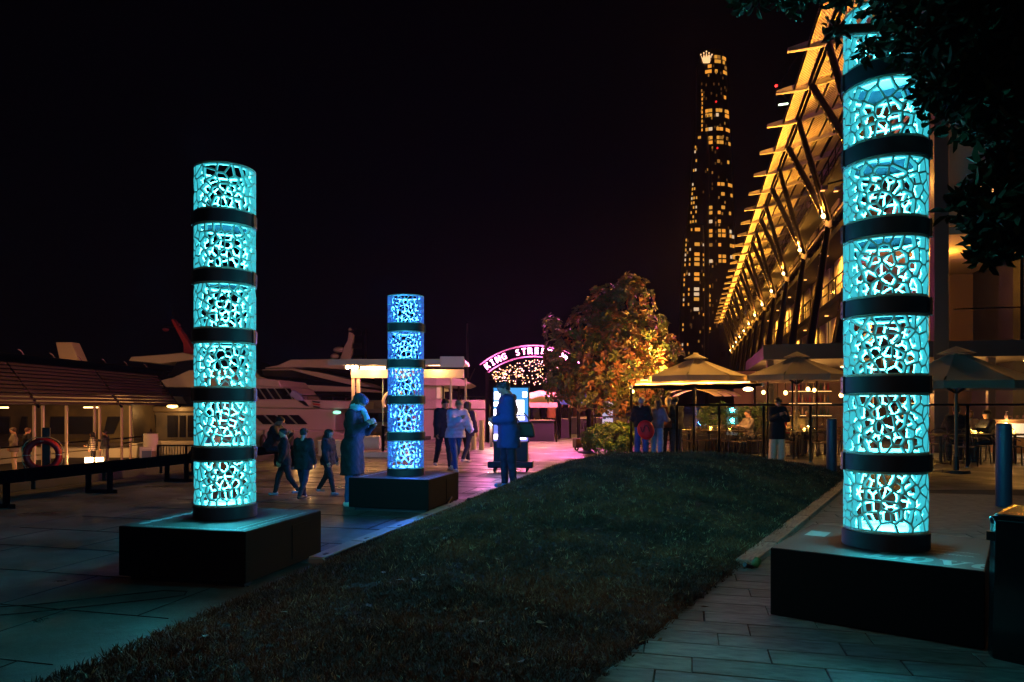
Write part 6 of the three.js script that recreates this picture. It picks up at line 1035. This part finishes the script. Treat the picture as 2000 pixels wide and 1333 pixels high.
// ------------------------------------------------------------------ people
const onGround = (x, y, lift = 0) => { const d = FOCAL * (EYE - lift) / (y - HORIZON); return [(x - 1000) / FOCAL * d, lift, -d]; };
const JEANS = '#2c4a86', LEFT = -Math.PI / 2, RIGHT = Math.PI / 2;
const beanieLady = person('person in long dark navy coat, knitted beanie and pale blue scarf beside the middle plinth', onGround(688, 988), 1.25, { lod: 0, height: 1.66, lean: 9, headPitch: 30, arms: [{ sh: 8, ab: 10, el: 112, inw: 30 }, { sh: 6, ab: 10, el: 108, inw: 30 }], legs: [{ hip: 4, knee: 8 }, { hip: -3, knee: 4 }], hair: ['beanie', '#23283a', '#4a3020'], coat: { c: '#05070f', hem: 0.48, fat: 0.018, flare: 0.006 }, pants: { c: '#26417a', fat: 0.004 }, shoes: '#cfd6da', scarf: '#7f9cb4' });
const kerbMan = person('tall person in hooded blue parka and dark jeans standing on the turf edge, head bowed', [-0.05, 0.06, -12.15], -1.35, { lod: 0, height: 1.84, lean: 5, headPitch: 26, arms: [{ sh: -4, ab: 12, el: 78, inw: 38 }, { sh: -2, ab: 12, el: 82, inw: 36 }], legs: [{ hip: 7, knee: 8 }, { hip: -2, knee: 3 }], hair: ['short', '#2b211c'], coat: { c: '#1b335c', hem: 0.66, fat: 0.042, hood: 1, flare: 0.02 }, pants: { c: '#161c30' }, shoes: '#3f86b8' });
{ // shoulder bag of the person in the parka
  const b = worldOf(kerbMan, V(-0.02, 0.98, -0.27)), t = thing('shoulder_bag', 'dark shoulder bag hanging behind the person in the blue parka', 'bag', [b.x, b.y - 0.17, b.z], 0.15);
  const hide = std('#2a2228', 0.5, { bumpMap: clothBump, bumpScale: 0.004 });
  part('bag_body', (() => { const g = new RoundedBoxGeometry(0.36, 0.27, 0.13, 4, 0.05), p = g.attributes.position; for (let i = 0; i < p.count; i++) { const k = 1 - 0.3 * (p.getY(i) + 0.13) / 0.27; p.setX(i, p.getX(i) * k); } g.computeVertexNormals(); return g.translate(0, 0.135, 0); })(), hide, t);
  part('strap', tube([V(-0.1, 0.24, 0), V(-0.12, 0.36, 0.0), V(-0.04, 0.42, 0.01), V(0.04, 0.36, 0), V(0.08, 0.24, 0)], 0.011, 20, 6), hide, t);
}
const STEP = [{ hip: 20, knee: 8, ab: 1 }, { hip: -14, knee: 20, ab: 1, lift: 0.05 }], STEP2 = [{ hip: -16, knee: 18, ab: 1, lift: 0.05 }, { hip: 18, knee: 6, ab: 1 }];
person('person in pale lilac puffer jacket and jeans, leaning forward while walking', onGround(889, 921), 0.55, { lod: 1, walk: 1, height: 1.66, lean: 16, headPitch: 28, headYaw: -20, arms: [PHONE, { sh: 14, ab: 12, el: 40, inw: 14 }], legs: STEP, hair: ['short', '#8d6a52'], coat: { c: '#c9b3d6', hem: 0.8, fat: 0.045, puff: 1, name: 'jacket' }, pants: { c: '#3a4f93' }, shoes: '#d8d8e0' });
person('person in dark jacket walking half behind the lilac puffer jacket', onGround(866, 916), 0.4, { lod: 1, walk: 1, height: 1.68, lean: 12, headPitch: 20, legs: STEP2, hair: ['short', '#1a1412'], coat: { c: '#1b1724', hem: 0.76, fat: 0.04, name: 'jacket' }, pants: { c: '#1b1e30' }, shoes: '#b8b2c2' });
person('person in dark clothes walking just right of the lilac puffer jacket', onGround(912, 905), 2.6, { lod: 2, walk: 1, height: 1.62, legs: STEP2, hair: ['bob', '#2a1d16'], coat: { c: '#2c2136', hem: 0.75, fat: 0.02, name: 'jacket' }, pants: { c: '#221f38' }, shoes: '#a9a2b6' });
// small strollers between the left and the middle pillar
person('small stroller in black jacket walking towards the left pillar', onGround(556, 968), -1.2, { lod: 1, walk: 1, height: 1.12, legs: STEP, hair: ['short', '#15110f'], coat: { c: '#0c0a10', hem: 0.76, fat: 0.03, name: 'jacket' }, pants: { c: '#120f18' }, shoes: '#8f8494' });
person('small stroller in dark green coat seen from behind, middle of the three', onGround(592, 976), 2.9, { lod: 1, walk: 1, height: 1.14, legs: STEP2, hair: ['short', '#1d1613'], coat: { c: '#0a100d', hem: 0.72, fat: 0.03, name: 'jacket' }, pants: { c: '#141d38' }, shoes: '#2a2430' });
person('small stroller in navy hooded jacket left of the person with the beanie', onGround(640, 966), 1.3, { lod: 1, walk: 1, height: 1.1, legs: STEP, hair: ['bob', '#1b1310'], coat: { c: '#0a0c18', hem: 0.78, fat: 0.035, hood: 1, name: 'jacket' }, pants: { c: '#120f1a' }, shoes: '#8c7f92' });
// the group of four by the marquee
person('grey-haired person seen from behind in black jacket and blue jeans, red bag at the hip', onGround(1253, 898), 2.75, { lod: 1, height: 1.72, lean: 3, headYaw: -20, arms: [POCKET, POCKET], hair: ['short', '#8a8790'], coat: { c: '#0f0f18', hem: 0.9, fat: 0.035, name: 'jacket' }, pants: { c: '#2d4f9c', fat: 0.02 }, shoes: '#20305a' });
{
  const p = onGround(1256, 898), t = thing('hip_bag', 'large red bag with a black zigzag worn at the hip', 'bag', [p[0] + 0.04, 0.66, p[2] + 0.2], -0.2);
  part('bag_body', place(ball(0.24, 0, 0, 0, 0.95, 1.12, 0.42, 20), 0, 0.16, 0, 0, 0, 0.3), std('#c4121c', 0.6, { bumpMap: clothBump, bumpScale: 0.006 }), t);
  part('zigzag', tube([V(-0.14, 0.24, 0.1), V(-0.08, 0.1, 0.112), V(-0.02, 0.27, 0.108), V(0.05, 0.26, 0.108), V(0.1, 0.12, 0.1)], 0.012, 30, 6), std('#101014', 0.6), t);
}
person('person in grey-violet sweater and light jeans beside the red bag', onGround(1284, 897), 2.3, { lod: 1, height: 1.66, lean: 4, headYaw: 40, headPitch: 12, arms: [{ sh: 14, ab: 16, el: 70, inw: 20 }, HANG], hair: ['bob', '#3b2723'], coat: { c: '#6d6480', hem: 0.9, fat: 0.03, name: 'sweater' }, pants: { c: '#6a86c8', fat: 0.022 }, shoes: '#3a3f60' });
person('person in rust-brown jumper and pale knitted hat, back turned', onGround(1306, 894), 2.9, { lod: 1, height: 1.74, headYaw: 10, hair: ['beanie', '#8c7a6a', '#7a7270'], coat: { c: '#5a2a16', hem: 0.86, fat: 0.03, name: 'jumper' }, pants: { c: '#0d0c12', fat: 0.01 }, shoes: '#0c0c10' });
person('dark-haired person in black coat, rightmost of the four by the marquee', onGround(1321, 894), -2.6, { lod: 1, height: 1.76, headYaw: -40, hair: ['short', '#0e0b0b'], coat: { c: '#0c0b10', hem: 0.8, fat: 0.035 }, pants: { c: '#141a30', fat: 0.006 }, shoes: '#0c0c10' });
const phoneMan = person('person in black jacket and cream wide trousers looking at a phone by the glass fence', onGround(1518, 903), 0.1, { lod: 1, height: 1.7, lean: 4, headPitch: 34, headYaw: -12, arms: [PHONE, { sh: 24, ab: 10, el: 96, inw: 30 }], hair: ['short', '#0e0b0a'], coat: { c: '#0b0d16', hem: 0.62, fat: 0.035, name: 'jacket', flare: 0.01 }, pants: { c: '#d9bfa8', fat: 0.05 }, shoes: '#5a3a26' });
{
  const p = worldOf(phoneMan, V(0.0, 1.2, 0.36));
  const t = thing('phone', 'lit phone held by the person in cream trousers', 'phone', [p.x, p.y, p.z], 0.1);
  part('case', rbox(0.075, 0.15, 0.009, 0.004, 0, 0, 0, 0, -0.9), std('#101014', 0.4), t);
  part('phone_screen', box(0.066, 0.136, 0.002, 0, 0.0042, -0.0045, 0, -0.9), glow([0.7, 0.55, 0.6], 1.2), t);
}
// on the ferry wharf
person('person in grey suit jacket and pale trousers at the left end of the wharf', [px(27, 797, 27).x, -1.1, -27], -0.9, { lod: 2, height: 1.78, headYaw: -25, arms: [POCKET, POCKET], hair: ['short', '#3a2218'], coat: { c: '#6b5d52', hem: 0.82, fat: 0.025, name: 'jacket' }, pants: { c: '#a8937c', fat: 0.01 }, shoes: '#2a1d16' });
person('person in black jacket behind the red lifebuoy', [px(52, 797, 27.6).x, -1.1, -27.6], 2.5, { lod: 2, height: 1.75, hair: ['short', '#4a2c1c'], coat: { c: '#15100f', hem: 0.8, fat: 0.03, name: 'jacket' }, pants: { c: '#14121a' }, shoes: '#2a1d16' });
person('person in black and white plaid shirt and black leggings on the wharf', [px(181, 797, 29).x, -1.0, -29], -1.2, { lod: 2, height: 1.42, arms: [{ sh: 10, ab: 8, el: 60, inw: 20 }, HANG], hair: ['long', '#120d0b'], coat: { c: '#8a7a66', plaid: 1, hem: 0.82, fat: 0.04, name: 'shirt' }, pants: { c: '#0d0b10' }, shoes: '#1a1514' });
person('person in black top and grey trousers beside the plaid shirt', [px(206, 797, 29.2).x, -1.0, -29.2], -1.5, { lod: 2, height: 1.48, arms: [{ sh: 40, ab: 10, el: 60, inw: 10 }, HANG], hair: ['short', '#120d0b'], coat: { c: '#100e10', hem: 0.85, fat: 0.03, name: 'top' }, pants: { c: '#5a5048', fat: 0.02 }, shoes: '#8a7a6a' });
// sitting on the long bench
const SEAT = [{ hip: 84, knee: 82 }, { hip: 80, knee: 78 }], benchAt = (z, dx = 0) => [-7.3 + 0.262 * (z - 10.6) + dx, 0, -z];
person('person in pale grey jacket with black hair sitting at the end of the long bench', benchAt(15.1, -0.25), 4.3, { lod: 1, height: 1.62, sit: 0.5, lean: 6, legs: SEAT, arms: [POCKET, POCKET], hair: ['long', '#100c0c'], coat: { c: '#8f8a98', hem: 0.42, fat: 0.035, name: 'jacket' }, pants: { c: '#101018' }, shoes: '#15151a' });
person('person in dark clothes hunched on the bench beyond the pale grey jacket', benchAt(16.4, 0.2), 1.4, { lod: 2, height: 1.6, sit: 0.5, lean: 24, headPitch: 20, legs: SEAT, arms: [PHONE, PHONE], hair: ['short', '#120d0b'], coat: { c: '#0f100f', hem: 0.42, fat: 0.035, name: 'jacket' }, pants: { c: '#101018' }, shoes: '#55505a' });
// diners behind the glass
const DINE = { sit: 0.5, legs: SEAT, arms: [{ sh: 35, ab: 10, el: 60, inw: 12 }, { sh: 35, ab: 10, el: 60, inw: 12 }] };
const diner = (label, x, d, turn, o) => person(label, [px(x, 795, d).x, 0, -d], turn, { ...DINE, lod: 2, height: 1.7, ...o }, undefined);
diner('diner with dark hair and pale top seen in profile at the table with two candles', 1463, 21.4, -1.3, { hair: ['short', '#2a1a14'], coat: { c: '#8a7468', hem: 0.42, name: 'top' }, pants: { c: '#15141c' } });
diner('diner with blond bob and cream top at the table behind the cream trousers', 1556, 21.2, -0.4, { hair: ['bob', '#b08a4a'], coat: { c: '#c8a878', hem: 0.42, name: 'top' }, pants: { c: '#15141c' } });
diner('diner in red scarf at the table behind the cream trousers', 1536, 21.8, 0.6, { hair: ['short', '#3a2a20'], coat: { c: '#a01818', hem: 0.42, name: 'top' }, pants: { c: '#15141c' } });
diner('diner in grey top, head low, right of the blond bob', 1580, 21.6, -0.9, { hair: ['short', '#6a5a4c'], coat: { c: '#8c8078', hem: 0.42, name: 'top' }, pants: { c: '#15141c' } });
diner('broad diner in black jacket with back turned, right of the tall pillar', 1869, 18.6, 2.7, { height: 1.86, hair: ['short', '#1a1210'], coat: { c: '#0c0b0d', hem: 0.42, fat: 0.04, name: 'jacket' }, pants: { c: '#101018' } });
diner('diner with pale face opposite the broad black jacket', 1893, 20.2, -0.4, { hair: ['bob', '#6a4a2a'], coat: { c: '#b99a7c', hem: 0.42, name: 'top' }, pants: { c: '#15141c' } });
diner('diner in dark coat and black hat beside the candle table on the right', 1930, 18.9, -1.5, { hair: ['beanie', '#0c0a0a', '#2a1a14'], coat: { c: '#0e0c0e', hem: 0.42, fat: 0.03, name: 'jacket' }, pants: { c: '#101018' } });
// the crowd by the market stalls
[[1045, 846, 'person in dark coat with pink face by the stall counter', '#1d1626', 0.8, ['short', '#2a1c18']], [1077, 843, 'person in salmon-pink top walking away between the market stalls', '#e08a70', 3.0, ['short', '#3a2218']], [1098, 841, 'person in black jacket right of the salmon-pink top', '#120d12', 2.9, ['short', '#120d0c']],
  [1111, 841, 'person in black coat third from the stall counter', '#171016', 3.3, ['bob', '#1a1210']], [1124, 840, 'person in brown jacket by the signboard', '#5c3c22', 2.8, ['short', '#2a1a12']], [1060, 840, 'person in dark blue hoodie queuing at the stall', '#191a36', 1.9, ['short', '#1a1210']],
  [1137, 838, 'person in dark red top behind the bush', '#3c1216', -2.6, ['bob', '#1a1210']]].forEach(([x, y, label, c, turn, hair], i) => person(label, onGround(x, y), turn, { lod: 2, walk: 1, height: 1.66 + 0.04 * (i % 4), legs: i % 2 ? STEP : STEP2, hair, coat: { c, hem: 0.8, fat: 0.03, name: 'jacket' }, pants: { c: '#141220' }, shoes: '#1a161e' }));

renderer.render(scene, camera);
